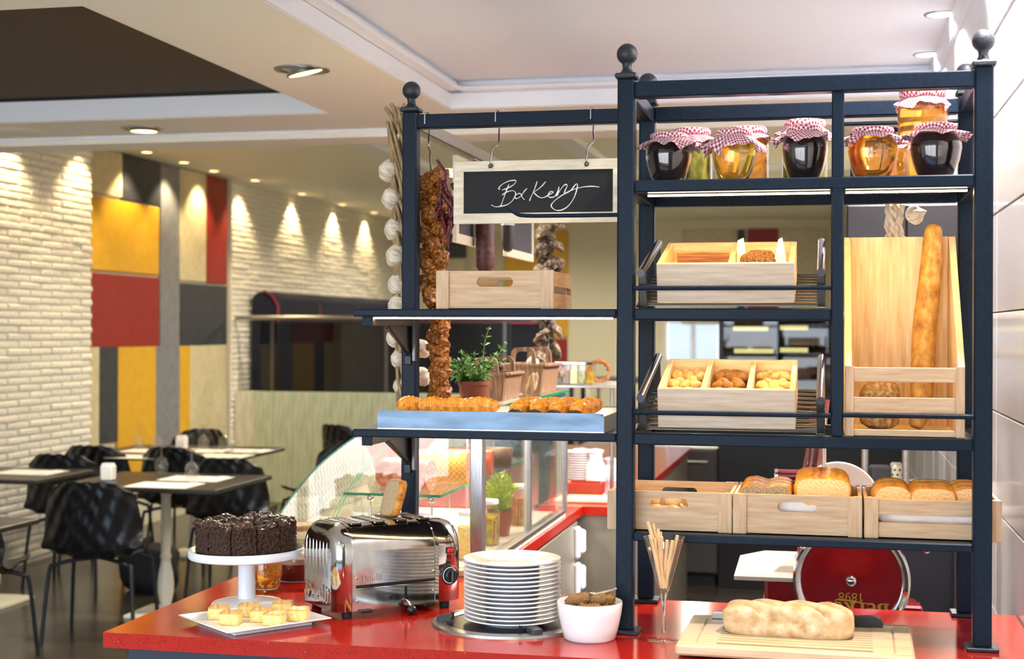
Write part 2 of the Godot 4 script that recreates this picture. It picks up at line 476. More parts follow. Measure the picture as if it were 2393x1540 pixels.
func _ready() -> void:
	# ---- camera: level, turned 12.4 degrees to the left of the tiled wall's direction
	cam = Camera3D.new()
	cam.name = "camera"
	add_child(cam)
	cam.position = EYE
	cam.basis = Basis(Vector3.UP, deg_to_rad(12.4)) * Basis(Vector3.BACK, deg_to_rad(0.2))
	cam.near = 0.05
	cam.far = 200.0
	var lens := CameraAttributesPhysical.new()
	lens.frustum_focal_length = 35.0 / (2.0 * 770.0 / F)
	lens.frustum_focus_distance = 3.45
	lens.exposure_aperture = 6.5
	cam.attributes = lens
	cam.fov = rad_to_deg(2.0 * atan(770.0 / F))
	cam.current = true
	# ---- sky, seen through the shop front behind the camera and a window far behind
	var env := Environment.new()
	var sky := Sky.new()
	var air := ProceduralSkyMaterial.new()
	air.sky_top_color = Color("8db2e4")
	air.sky_horizon_color = Color("d0e0f4")
	air.ground_bottom_color = Color("c6c9cc")
	air.ground_horizon_color = Color("dde2e8")
	air.energy_multiplier = SKY
	sky.sky_material = air
	env.background_mode = Environment.BG_SKY
	env.sky = sky
	env.tonemap_mode = Environment.TONE_MAPPER_LINEAR
	env.tonemap_exposure = EXPOSURE
	env.sdfgi_enabled = true
	env.ssao_enabled = true
	env.ssil_enabled = true
	var we := WorldEnvironment.new()
	we.name = "surroundings"
	we.environment = env
	add_child(we)
	noise.seed = 3
	noise.frequency = 0.01
	noise.fractal_octaves = 3
	rng.seed = 11
	materials()
	room()
	ceiling_lamps()
	counters()
	rack()
	rack_goods()
	counter_goods()
	deli_case()
	hanging()
	dining()
	kitchen()

const SKY := 5.0
const EXPOSURE := 2.05
const WARM := Color(1.0, 0.80, 0.52)
const SOFT := Color(1.0, 0.96, 0.87)
const COOL := Color(1.0, 0.95, 0.96)

# ================================================================= the room
func room() -> void:
	struct("floor", bx2(S(), Vector3(-5.7, -0.1, -18.3), Vector3(0.75, 0, 1.3), 0.0), "floor_stone")
	# ceilings: a lowered slab with two recesses, and a higher one beyond
	var st := S()
	bx2(st, Vector3(-5.7, 2.55, -1.4), Vector3(0.75, 2.7, 1.3), 0.0)
	bx2(st, Vector3(-5.7, 2.55, -3.86), Vector3(-2.15, 2.7, -1.4), 0.0)
	bx2(st, Vector3(-2.15, 2.55, -6.0), Vector3(-1.60, 2.7, -1.4), 0.0)
	bx2(st, Vector3(-5.7, 2.55, -6.5), Vector3(0.75, 2.7, -6.0), 0.0)
	var low := struct("ceiling", st, "ceiling_white")
	obj("recess_panel", bx2(S(), Vector3(-5.7, 2.66, -6.05), Vector3(-2.1, 2.72, -3.8), 0.0), "ceiling_brown", low)
	obj("recess_edge", bx2(S(), Vector3(-5.7, 2.552, -6.02), Vector3(-2.152, 2.645, -5.985), 0.0), "ceiling_trim", low)
	obj("gap_shadow_strip", bx2(S(), Vector3(-5.7, 2.645, -6.02), Vector3(-2.152, 2.66, -5.995), 0.0), "black_iron", low)  # dark strip painted in for the shadow of the gap above the edge
	obj("recess_top", bx2(S(), Vector3(-1.65, 2.665, -6.05), Vector3(0.75, 2.72, -1.35), 0.0), "ceiling_recess", low)
	st = S()
	bx2(st, Vector3(-1.605, 2.552, -5.995), Vector3(-1.59, 2.62, -1.42), 0.002)
	bx2(st, Vector3(-1.605, 2.552, -6.0), Vector3(0.45, 2.62, -5.985), 0.002)
	obj("recess_edge", st, "ceiling_trim", low)
	st = S()
	bx2(st, Vector3(-1.595, 2.62, -5.99), Vector3(-1.53, 2.64, -1.42), 0.006)
	bx2(st, Vector3(-1.595, 2.62, -5.99), Vector3(0.42, 2.64, -5.92), 0.006)
	bx2(st, Vector3(-1.595, 2.64, -5.99), Vector3(-1.555, 2.665, -1.42), 0.006)
	bx2(st, Vector3(-1.595, 2.64, -5.99), Vector3(0.42, 2.665, -5.95), 0.006)
	obj("moulding", st, "ceiling_trim", low)
	# coved moulding along the tiled wall
	st = S()
	var cove := V([0.47, 2.43, 0.455, 2.44, 0.452, 2.47, 0.445, 2.50, 0.435, 2.53, 0.43, 2.57, 0.425, 2.60, 0.41, 2.60, 0.405, 2.62, 0.40, 2.665, 0.47, 2.665])
	extr(st, cove, 4.55, T(Vector3(0, 0, -3.70)), 0.3)
	obj("cove_moulding", st, "ceiling_trim", low)
	st = S()
	bx2(st, Vector3(-5.5, 2.512, -6.75), Vector3(0.5, 2.56, -6.5), 0.0)
	obj("beam_strip", bx2(S(), Vector3(-5.5, 2.535, -6.502), Vector3(0.45, 2.552, -6.49), 0.003), "ceiling_trim", struct("trim_1", st, "ceiling_white"))
	struct("trim_2", bx2(S(), Vector3(-5.7, 2.56, -6.75), Vector3(0.75, 3.1, -6.5), 0.0), "ceiling_white")
	var far := struct("ceiling_far", bx2(S(), Vector3(-5.7, 2.98, -18.3), Vector3(0.75, 3.1, -6.5), 0.0), "ceiling_white")
	st = S()
	for z in [-9.3, -12.2]:
		bx2(st, Vector3(-3.6, 2.93, z), Vector3(0.4, 2.985, z + 0.16), 0.004)
	for x in [-3.4, -1.9]:
		bx2(st, Vector3(x, 2.932, -12.2), Vector3(x + 0.16, 2.985, -9.3), 0.004)
	obj("coffer_rib", st, "ceiling_trim", far)
	# tiled wall
	var wr := struct("wall_right", bx2(S(), Vector3(0.472, 0, -9.6), Vector3(0.75, 2.98, 1.3), 0.0), "grout")
	var tile := obj("tile_shape", bx(S(), Vector3.ZERO, Vector3(0.016, 0.2736, 0.597), 0.0025), "white_tile")
	var tm := tile.mesh
	tile.queue_free()
	remove_child(tile)
	taken.erase("tile_shape")
	for c in 12:
		for r in 9:
			inst("tile", tm, wr, T(Vector3(0.468, 0.823 - 0.2766 * 2.5 + 0.2766 * r, -2.08 - 0.6 * c)))
	struct("wall_right_far", bx2(S(), Vector3(0.46, 0, -18.3), Vector3(0.75, 2.98, -9.6), 0.0), "wall_cream")
	# shop front behind the camera: a wide opening to the street
	st = S()
	bx2(st, Vector3(-5.7, 0, 1.1), Vector3(-5.2, 2.7, 1.3), 0.0)
	bx2(st, Vector3(0.1, 0, 1.1), Vector3(0.75, 2.7, 1.3), 0.0)
	bx2(st, Vector3(-5.2, 0, 1.1), Vector3(0.1, 0.25, 1.3), 0.0)
	bx2(st, Vector3(-5.2, 2.48, 1.1), Vector3(0.1, 2.7, 1.3), 0.0)
	struct("wall_front", st, "wall_cream")
	st = S()
	for x in [-5.18, -3.42, -1.68, 0.06]:
		bx2(st, Vector3(x - 0.03, 0.25, 1.15), Vector3(x + 0.03, 2.48, 1.22), 0.004)
	bx2(st, Vector3(-5.2, 0.25, 1.15), Vector3(0.1, 0.31, 1.22), 0.004)
	bx2(st, Vector3(-5.2, 2.42, 1.15), Vector3(0.1, 2.48, 1.22), 0.004)
	struct("window_1", st, "black_iron")
	# end wall with colour panels and a window
	var wx := [-1.98, -1.30]
	st = S()
	bx2(st, Vector3(-5.7, 0, -18.3), Vector3(wx[0], 2.98, -18.0), 0.0)
	bx2(st, Vector3(wx[1], 0, -18.3), Vector3(0.75, 2.98, -18.0), 0.0)
	bx2(st, Vector3(wx[0], 0, -18.3), Vector3(wx[1], 1.2, -18.0), 0.0)
	bx2(st, Vector3(wx[0], 1.72, -18.3), Vector3(wx[1], 2.98, -18.0), 0.0)
	var wb := struct("wall_back", st, "wall_cream")
	for p in [[1040, 1092, 540, 605, "navy"], [1092, 1180, 540, 720, "beige"], [1040, 1092, 605, 720, "beige"], [1180, 1285, 590, 720, "yellow"], [1285, 1330, 537, 790, "yellow"], [1285, 1328, 790, 900, "red"], [1592, 1720, 535, 760, "beige"], [1722, 1742, 535, 760, "navy"], [1745, 1820, 533, 760, "red"], [1822, 1936, 532, 760, "beige"]]:
		var a := on_z(p[0], p[2], -18.0)
		var b := on_z(p[1], p[3], -18.0)
		obj("panel", bx2(S(), Vector3(a.x + 0.01, b.y + 0.01, -18.02), Vector3(b.x - 0.01, a.y - 0.01, -17.97), 0.006), "panel_" + p[4], wb)
	st = S()
	for x in [wx[0], (wx[0] + wx[1]) / 2, wx[1]]:
		bx2(st, Vector3(x - 0.025, 1.2, -18.06), Vector3(x + 0.025, 1.72, -17.98), 0.004)
	for y in [1.2, 1.72]:
		bx2(st, Vector3(wx[0], y - 0.03, -18.06), Vector3(wx[1], y + 0.03, -17.98), 0.004)
	var w2 := struct("window_2", st, "enamel_white")
	glass("blue_pane", Color(0.35, 0.55, 0.8), 0.72)
	obj("pane", bx2(S(), Vector3(wx[0] + 0.03, 1.23, -18.03), Vector3(wx[1] - 0.03, 1.69, -18.02), 0.0), "blue_pane", w2)
	# side wall with brick and colour panels
	var wl := struct("wall_left", bx2(S(), Vector3(-5.7, 0, -18.3), Vector3(-5.42, 3.1, 1.3), 0.0), "white_mortar")
	for p in [[183, 285, 330, 462, "beige"], [285, 374, 340, 482, "navy"], [375, 419, 360, 810, "grey"], [420, 481, 380, 660, "beige"], [482, 529, 395, 665, "red"], [183, 371, 452, 643, "yellow"], [183, 371, 634, 809, "red"], [420, 529, 661, 806, "navy"], [183, 231, 811, 1080, "beige"], [231, 275, 811, 1030, "navy"], [275, 363, 811, 1130, "yellow"], [363, 419, 811, 1090, "grey"], [419, 443, 808, 1080, "yellow"], [443, 529, 808, 1080, "beige"]]:
		var a := on_x(p[0], p[2], -5.4)
		var b := on_x(p[1], p[3], -5.4)
		var top: float = min(a.y, 2.97)
		if p[2] in [452, 634]:                       # boards whose ends lie at one height
			top = on_x(277, p[2] + (17 if p[2] == 452 else 8), -5.4).y
		obj("panel", bx2(S(), Vector3(-5.43, max(b.y, 0.02), b.z + 0.004), Vector3(-5.395, top, a.z - 0.004), 0.004), "panel_" + p[4], wl)
	brick_wall("wall_pier", -8.0, -9.66, -5.42, -5.30)
	brick_wall("wall_left_far", -12.36, -17.95, -5.42, -5.37)

func brick_wall(called: String, z0: float, z1: float, x0: float, x1: float) -> void:
	var body := struct(called, bx2(S(), Vector3(x0, 0, z1), Vector3(x1 - 0.006, 2.98, z0), 0.0), "white_mortar")
	var kinds := []
	for k in 6:
		var st := S()
		var s := Vector3(0.022 + 0.004 * rng.randf(), 0.0425, 0.265)
		bx(st, Vector3.ZERO, s, 0.009, T(Vector3.ZERO, rng.randf_range(-0.012, 0.012), rng.randf_range(-0.02, 0.02), rng.randf_range(-0.08, 0.08)))
		st.generate_normals()
		var m := st.commit()
		m.surface_set_material(0, M["white_brick"])
		kinds.append(m)
	var spots := []
	var course := 0
	var y := 0.03
	while y < 2.96:
		var z: float = z0 + (0.0 if course % 2 == 0 else 0.137)
		while z > z1 + 0.02:
			var hi: float = min(z, z0)
			var lo: float = max(z - 0.268, z1)
			if hi - lo > 0.05: spots.append([Vector3(x1 - 0.004 + rng.randf_range(-0.004, 0.004), y + 0.022 + rng.randf_range(-0.002, 0.002), (hi + lo) / 2), (hi - lo) / 0.268, rng.randi() % 6])
			z -= 0.274
		y += 0.0495
		course += 1
	# the 300 that show largest: nearest, and not behind the tables and chairs
	spots.sort_custom(func(a, b): return (a[0].z - (3.0 if a[0].y < 0.75 else 0.0)) > (b[0].z - (3.0 if b[0].y < 0.75 else 0.0)))
	var rest := S()
	for i in spots.size():
		var t := Transform3D(Basis().scaled(Vector3(1, 1, spots[i][1])), spots[i][0])
		if i < 300: inst("brick", kinds[spots[i][2]], body, t)
		else: rest.append_from(kinds[spots[i][2]], 0, t)
	if spots.size() > 300:
		var o := MeshInstance3D.new()
		o.mesh = rest.commit()
		o.mesh.surface_set_material(0, M["white_brick"])
		o.name = "brickwork"
		body.add_child(o)
		o.set_meta("kind", "stuff")

func spot(o: Node3D, at: Vector3, color: Color, energy: float, angle: float, size := 0.04, towards := Vector3.DOWN) -> void:
	var l := SpotLight3D.new()
	l.name = "lamp_light"
	o.add_child(l, true)
	l.position = at
	l.basis = Basis.looking_at(towards, Vector3.FORWARD if absf(towards.y) > 0.9 else Vector3.UP)
	l.light_color = color
	l.light_energy = energy
	l.spot_angle = angle
	l.spot_angle_attenuation = 0.6
	l.spot_range = 25.0
	l.spot_attenuation = 2.0
	l.light_size = size
	l.shadow_enabled = true
func area(o: Node3D, at: Vector3, size: Vector2, color: Color, energy: float, towards := Vector3.DOWN) -> void:
	var l := AreaLight3D.new()
	l.name = "strip_light"
	o.add_child(l, true)
	l.position = at
	l.basis = Basis.looking_at(towards, Vector3.FORWARD if absf(towards.y) > 0.9 else Vector3.UP)
	l.area_size = size
	l.light_color = color
	l.light_energy = energy
	l.area_range = 20.0
	l.area_attenuation = 2.0
	l.shadow_enabled = true

func ceiling_lamps() -> void:
	glow("lamp_warm", Color(1.0, 0.86, 0.55), 2.6)
	glow("lamp_white", Color(1.0, 0.97, 0.96), 3.0)
	# big tilting downlights of the lowered ceiling
	var big := [[on_y(706, 162, 2.55), 0.10, 0.25, "large round downlight with its lamp tilted out, between the two ceiling recesses"], [on_y(331, 300, 2.55), 0.098, 0.0, "large round downlight between the brown recess and the beam"]]
	for b in big:
		var o := thing("ceiling_light", b[3], "downlight", b[0], 0.0)
		obj("ring", lathe(S(), V([b[1] - 0.02, 0.0, b[1] - 0.018, -0.006, b[1], -0.005, b[1] + 0.002, 0.0]), 40), "brushed_steel", o)
		obj("housing", lathe(S(), V([0, 0.0, b[1] - 0.021, 0.001, b[1] - 0.02, -0.004]), 40), "dark_steel", o)
		var tilt := T(Vector3(0.012, -0.004, 0), 0.0, 0.6, b[2])
		obj("lamp_head", lathe(S(), V([0, 0.0, b[1] - 0.032, 0.002, b[1] - 0.028, -0.01, b[1] - 0.036, -0.012]), 36, tilt), "brushed_steel", o)
		obj("bulb", lathe(S(), V([b[1] - 0.037, -0.011, 0, -0.0105]), 36, tilt), "lamp_warm", o)
		spot(o, Vector3(0.015, -0.05, 0), SOFT, 2.6, 62, 0.05, Vector3(0.25 * signf(b[2]), -1, 0).normalized())
	var flat_ := thing("ceiling_speaker", "round cream grille flush in the ceiling beside the far downlight", "speaker", on_y(40, 307, 2.55))
	obj("grille", lathe(S(), V([0, -0.004, 0.13, -0.004, 0.14, 0.0]), 40), "ceiling_white", flat_)
	# a further pair out of the frame over the counter's front, of the same row
	for x in [-1.88, -0.05]:
		var o := thing("ceiling_light", "large round downlight over the customers' side of the counter", "downlight", Vector3(x, 2.55, -1.2), 0.0, "downlights over the customers' side")
		obj("ring", lathe(S(), V([0.08, 0.0, 0.082, -0.006, 0.10, -0.005, 0.102, 0.0]), 40), "brushed_steel", o)
		obj("bulb", lathe(S(), V([0.08, -0.003, 0, -0.003]), 36), "lamp_warm", o)
		spot(o, Vector3(0, -0.05, 0), SOFT, 2.2, 62, 0.05)
	# small white downlights by the tiled wall
	for p in [[2200, 33, "small round white downlight by the coved moulding, at the recess's near end"], [2169, 127, "small round white downlight by the coved moulding, next further back along it"]]:
		var o := thing("ceiling_light", p[2], "downlight", on_y(p[0], p[1], 2.665), 0.0)
		obj("ring", lathe(S(), V([0.047, 0.0, 0.048, -0.004, 0.057, -0.003, 0.058, 0.0]), 36), "brushed_steel", o)
		obj("bulb", lathe(S(), V([0.047, -0.001, 0, -0.001]), 30), "lamp_white", o)
		spot(o, Vector3(0, -0.03, 0), COOL, 4.5, 70, 0.05)
	for z in [-4.02, -3.22]:
		var o := thing("ceiling_light", "small round white downlight of the row by the coved moulding, over the rack's end", "downlight", Vector3(0.36, 2.665, z), 0.0, "white downlights over the rack's end")
		obj("ring", lathe(S(), V([0.047, 0.0, 0.048, -0.004, 0.057, -0.003, 0.058, 0.0]), 36), "brushed_steel", o)
		obj("bulb", lathe(S(), V([0.047, -0.001, 0, -0.001]), 30), "lamp_white", o)
		spot(o, Vector3(0, -0.03, 0), COOL, 1.5, 70, 0.05)
	# row of small downlights that graze the brick wall
	var row := [[118, 345], [236, 345], [343, 355], [430, 379], [500, 399], [596, 421], [702, 453], [773, 478], [849, 497]]
	for i in row.size():
		var at := on_y(row[i][0], row[i][1], 2.98)
		if i < 2: at = Vector3(-5.12, 2.98, -8.5 - 0.95 * i)
		at.x = clampf(at.x, -5.25, -5.0)
		var o := thing("ceiling_light", "small warm downlight in the row along the brick and panel wall", "downlight", Vector3(at.x, 2.98, at.z), 0.0, "downlights along the brick wall")
		obj("ring", lathe(S(), V([0.042, 0.0, 0.043, -0.005, 0.055, -0.004, 0.056, 0.0]), 28), "ceiling_trim", o)
		obj("bulb", lathe(S(), V([0.042, -0.002, 0, -0.002]), 24), "lamp_warm", o)
		spot(o, Vector3(0, -0.03, 0), Color(1.0, 0.89, 0.68), 0.62, 48, 0.03, Vector3(-0.12, -1, 0).normalized())
	# dining room and kitchen ceiling lamps, hidden above the frame's openings
	for p in [[-3.2, -9.0, 1.4], [-3.2, -12.0, 2.4], [-1.2, -9.5, 1.2], [-1.2, -13.5, 3.2], [-3.2, -15.5, 2.6], [-0.1, -11.5, 2.4]]:
		var o := thing("ceiling_light", "round downlight in the higher ceiling over the dining room", "downlight", Vector3(p[0], 2.98, p[1]), 0.0, "downlights of the higher ceiling")
		obj("ring", lathe(S(), V([0.08, 0.0, 0.082, -0.006, 0.10, -0.005, 0.102, 0.0]), 32), "brushed_steel", o)
		obj("bulb", lathe(S(), V([0.08, -0.003, 0, -0.003]), 28), "lamp_warm", o)
		spot(o, Vector3(0, -0.05, 0), SOFT, p[2], 86, 0.06)

# ================================================================= counters
func counters() -> void:
	var outline := V([-1.625, 3.02, 0.455, 3.02, 0.455, 3.715, -0.945, 3.715, -0.945, 5.615, -0.79, 5.615, -0.79, 8.6, -1.625, 8.6])
	var top := T(Vector3(0, 0.8825, 0), -PI / 2)          # outline y becomes -z
	var slab := obj("worktop", extr(S(), outline, 0.035, top), "red_quartz")
	tag(slab, "glossy speckled red quartz worktop turning a corner behind the rack", "worktop")
	var b := thing("counter_base", "dark navy counter base under the red worktop", "counter", Vector3.ZERO)
	obj("front_panel", bx2(S(), Vector3(-1.585, 0, -3.69), Vector3(0.45, 0.863, -3.06), 0.003), "navy_panel", b)
	obj("plinth", bx2(S(), Vector3(-1.585, 0, -5.59), Vector3(-1.0, 0.863, -3.70), 0.003), "navy_panel", b)
	var f := thing("fridge_cabinet", "brushed steel fridge cabinet with white door handles under the red worktop", "fridge", Vector3(-0.965, 0, -4.65))
	obj("body", bx2(S(), Vector3(-0.03, 0, -0.93), Vector3(0.0, 0.863, 0.93), 0.002), "steel_panel", f)
	for k in 4:
		var d := obj("door", bx2(S(), Vector3(0.001, 0.42 if k % 2 == 0 else 0.05, -0.9 + (k / 2) * 0.92), Vector3(0.012, 0.85 if k % 2 == 0 else 0.41, -0.02 + (k / 2) * 0.92), 0.003), "steel_panel", f)
		d.set_meta("label", "brushed steel fridge door")
	for p in [[1350, 1268], [1350, 1352]]:
		var at := on_x(p[0], p[1], -0.945) - f.position
		var st := S()
		bx2(st, at + Vector3(-0.012, -0.062, -0.022), at + Vector3(0.012, 0.062, 0.022), 0.008)
		bx2(st, at + Vector3(0.0, -0.042, -0.035), at + Vector3(0.028, 0.05, 0.012), 0.008)
		obj("handle", st, "enamel_white", f)
	var k2 := thing("kitchen_cabinet", "steel fronted kitchen cabinet under the worktop's far end", "cabinet", Vector3.ZERO)
	obj("body", bx2(S(), Vector3(-1.6, 0, -8.55), Vector3(-0.81, 0.863, -5.64), 0.003), "steel_panel", k2)

# ================================================================= the rack
const ZF := -3.30            # axis of the front posts
const ZR := -3.69            # axis of the rear posts
const XM := -0.4545
const XR := 0.3335
const XL := -1.089
func rail(o: Node3D, a: Vector3, b: Vector3, bev := 0.003) -> void:
	obj("rail", bx2(S(), a, b, bev), "rack_steel", o)
func rack() -> void:
	var o := thing("display_rack", "dark blue grey steel rack with ball finials standing on the red worktop", "rack", Vector3.ZERO)
	var post := S()
	bx2(post, Vector3(-0.02, 0.908, -0.02), Vector3(0.02, 2.18, 0.02), 0.004)
	post.generate_normals()
	var post_mesh := post.commit()
	post_mesh.surface_set_material(0, M["rack_steel"])
	var fin := S()
	bx2(fin, Vector3(-0.0255, 2.18, -0.0255), Vector3(0.0255, 2.192, 0.0255), 0.003)
	lathe(fin, V([0.021, 2.192, 0.014, 2.198, 0.0105, 2.205, 0.0115, 2.215, 0.014, 2.219]), 24)
	lathe(fin, range(17).map(func(i): return Vector2(0.0246 * sin(PI * i / 16.0), 2.2385 - 0.0246 * cos(PI * i / 16.0))), 28)
	fin.generate_normals()
	var fin_mesh := fin.commit()
	fin_mesh.surface_set_material(0, M["finial_iron"])
	var foot := S()
	bx2(foot, Vector3(-0.034, 0.9, -0.034), Vector3(0.034, 0.909, 0.034), 0.002)
	foot.generate_normals()
	var foot_mesh := foot.commit()
	foot_mesh.surface_set_material(0, M["black_iron"])
	for p in [[XM, ZF], [XR, ZF], [XM, ZR], [XR, ZR], [XL, ZR], [XL, -5.56]]:
		var t := T(Vector3(p[0], 0, p[1]))
		inst("post", post_mesh, o, t)
		inst("finial", fin_mesh, o, t)
		inst("foot_plate", foot_mesh, o, t)
	# rails from the middle post to the end post, front and rear
	for z in [ZF, ZR]:
		for h in [[2.135, 2.172], [1.917, 1.944], [1.336, 1.363], [1.114, 1.133]]:
			rail(o, Vector3(XM + 0.02, h[0], z - 0.02), Vector3(XR - 0.02, h[1], z + 0.02 if h[1] - h[0] > 0.03 else z + 0.018))
		rail(o, Vector3(XM + 0.02, 1.623, z - 0.018), Vector3(0.008, 1.650, z + 0.018))
	rail(o, Vector3(0.0085, 1.3635, ZF - 0.0135), Vector3(0.0355, 2.1345, ZF + 0.0175))
	rail(o, Vector3(0.0085, 1.3635, ZR - 0.0135), Vector3(0.0355, 1.916, ZR + 0.0135))
	for x in [XM, XR]:
		for h in [[2.135, 2.172], [1.917, 1.944], [1.336, 1.363], [1.114, 1.133]]:
			rail(o, Vector3(x - 0.017, h[0], ZR + 0.02), Vector3(x + 0.017, h[1], ZF - 0.02))
	rail(o, Vector3(XM - 0.016, 1.623, ZR + 0.02), Vector3(XM + 0.016, 1.650, ZF - 0.02))
	# the cross bar of the extension and the bar that runs back over the glass case
	rail(o, Vector3(XL + 0.02, 2.135, ZR - 0.018), Vector3(XM - 0.02, 2.172, ZR + 0.018))
	var back := obj("rail", bx2(S(), Vector3(XL - 0.016, 2.135, -5.54), Vector3(XL + 0.016, 2.172, ZR - 0.02), 0.003), "brushed_steel", o)
	back.set_meta("label", "bare steel rail")
	# expanded mesh shelf under the jars
	obj("shelf", bx2(S(), Vector3(XM + 0.02, 1.9405, ZR + 0.02), Vector3(XR - 0.02, 1.9435, ZF - 0.02), 0.0), "dark_steel", o)
	var net := S()
	for s in [-1, 1]:
		for k in 46:
			var x: float = XM - 0.36 + k * 0.025
			var pts := []
			for j in 14:
				var z: float = lerpf(ZF - 0.022, ZR + 0.022, j / 13.0)
				var xx: float = (x + s * 0.012 * (1 if j % 2 == 0 else -1))
				pts.append(Vector3(xx, 1.9375, z))
			var inside := []
			for q in pts:
				if q.x > XM + 0.022 and q.x < XR - 0.022: inside.append(q)
			if inside.size() == 14: tube(net, inside, 0.0013, 4, false)
	var nn := obj("shelf_mesh", net, "dark_steel", o)
	nn.set_meta("kind", "stuff")
	# solid shelves
	obj("shelf", bx2(S(), Vector3(0.036, 1.352, ZR + 0.02), Vector3(XR - 0.02, 1.3625, ZF - 0.0185), 0.001), "rack_steel", o)
	obj("shelf", bx2(S(), Vector3(XM + 0.02, 1.123, ZR + 0.02), Vector3(XR - 0.02, 1.1325, ZF - 0.0185), 0.001), "rack_steel", o)
	for h in [[1.630, 1.648], [1.341, 1.360]]:
		var st := S()
		bx2(st, Vector3(-1.113, h[0], -3.30), Vector3(-0.4755, h[1], -3.281), 0.003)
		bx2(st, Vector3(-1.113, h[1] - 0.005, -3.668), Vector3(-0.4755, h[1], -3.299), 0.001)
		bx2(st, Vector3(-1.113, h[0], -3.668), Vector3(-0.4755, h[1] - 0.004, -3.655), 0.001)
		obj("shelf", st, "rack_steel", o)
		# arm, gusset and clip
		st = S()
		bx2(st, Vector3(-1.098, h[0] - 0.022, -3.668), Vector3(-1.073, h[0], -3.312), 0.002)
		extr(st, V([0.0, 0.0, 0.21, 0.0, 0.02, -0.075, 0.0, -0.075]), 0.006, T(Vector3(-1.086, h[0] - 0.021, -3.668), 0, -PI / 2))
		tube(st, [Vector3(-1.086, h[0] - 0.024, -3.47), Vector3(-1.086, h[0] - 0.092, -3.655)], 0.008, 4)
		bx2(st, Vector3(-1.075, h[0] - 0.115, -3.672), Vector3(-1.066, h[0], -3.655), 0.001)
		obj("bracket", st, "bracket_steel", o)
		obj("arm_cap", bx2(S(), Vector3(-1.099, h[0] - 0.023, -3.312), Vector3(-1.072, h[0] - 0.0005, -3.309), 0.001), "rack_steel", o)
		obj("clip", bx2(S(), Vector3(-1.099, h[0] - 0.125, -3.67), Vector3(-1.079, h[0] - 0.10, -3.662), 0.002), "black_iron", o)
	# tilting trays of rods with round grip bars
	for h in [1.650, 1.363]:
		var tl := T(Vector3(0, h + 0.002, -3.325), deg_to_rad(14.0))
		var st := S()
		for k in 10:
			tube(st, [Vector3(-0.43, 0.006, -0.01 - 0.035 * k), Vector3(-0.004, 0.006, -0.01 - 0.035 * k)], 0.0048, 8, true, tl)
		for x in [-0.43, -0.02]:
			bx(st, Vector3(x + 0.006, 0.004, -0.17), Vector3(0.02, 0.006, 0.35), 0.001, tl)
		obj("rod_tray", st, "bracket_steel", o)
		for x in [-0.418, -0.014]:
			var g := obj("grip_bar", tube(S(), [Vector3(x, 0.088, 0.03), Vector3(x, 0.088, -0.34)], 0.0095, 20, true, tl), "grip_steel", o)
			g.set_meta("label", "round steel grip bar")
			for zz in [0.0, -0.30]:
				obj("grip_support", bx(S(), Vector3(x, 0.045, zz), Vector3(0.018, 0.085, 0.012), 0.001, tl), "bracket_steel", o)
	# thin guard rods
	for g in [[1.696, XM + 0.02, 0.0085], [1.410, XM + 0.02, 0.0085], [1.412, 0.0355, XR - 0.02]]:
		obj("guard_rod", tube(S(), [Vector3(g[1], g[0], -3.281), Vector3(g[2], g[0], -3.281)], 0.0055, 12), "rack_steel", o)
	obj("guard_rod", tube(S(), smooth_path([Vector3(-0.472, 1.866, -3.29), Vector3(-0.60, 1.866, -3.29), Vector3(-0.69, 1.867, -3.29), Vector3(-0.715, 1.873, -3.29), Vector3(-0.734, 1.89, -3.29)], 4), 0.005, 10), "rack_steel", o)
	obj("guard_rod", tube(S(), [Vector3(XR - 0.021, 2.098, -3.665), Vector3(0.068, 2.098, -3.665), Vector3(0.060, 2.09, -3.665), Vector3(0.060, 1.944, -3.665)], 0.0055, 10), "rack_steel", o)
	obj("guard_rod", tube(S(), [Vector3(XR - 0.021, 2.118, -3.69), Vector3(0.035, 2.118, -3.69)], 0.005, 10), "rack_steel", o)
	# LED strips under the shelves
	glow("led_white", Color(1.0, 0.93, 0.80), 6.0)
	for s in [[-1.08, -0.49, 1.6285, -3.325, 0.03], [-1.08, -0.49, 1.350, -3.335, 0.02], [XM + 0.045, 0.005, 1.915, -3.335, 0.06], [0.04, XR - 0.03, 1.915, -3.335, 0.05], [XM + 0.045, 0.005, 1.6305, -3.338, 0.042], [XM + 0.045, XR - 0.03, 1.3465, -3.345, 0.028]]:
		var mid: float = (s[0] + s[1]) / 2
		obj("led_strip", bx2(S(), Vector3(s[0], s[2] - 0.004, s[3] - 0.005), Vector3(s[1], s[2], s[3] + 0.005), 0.0), "led_white", o)
		area(o, Vector3(mid, s[2] - 0.006, s[3]), Vector2(s[1] - s[0], 0.012), LED, s[4] * 1.6)
	# power cable
	var c := S()
	tube(c, smooth_path([Vector3(-0.485, 1.335, -3.36), Vector3(-0.492, 1.30, -3.50), Vector3(-0.498, 1.25, -3.70), Vector3(-0.515, 1.08, -3.735), Vector3(-0.52, 0.99, -3.735), Vector3(-0.505, 0.88, -3.735)], 5), 0.0032, 8)
	obj("cable", c, "black_rubber", o)
const LED := Color(1.0, 0.80, 0.42)

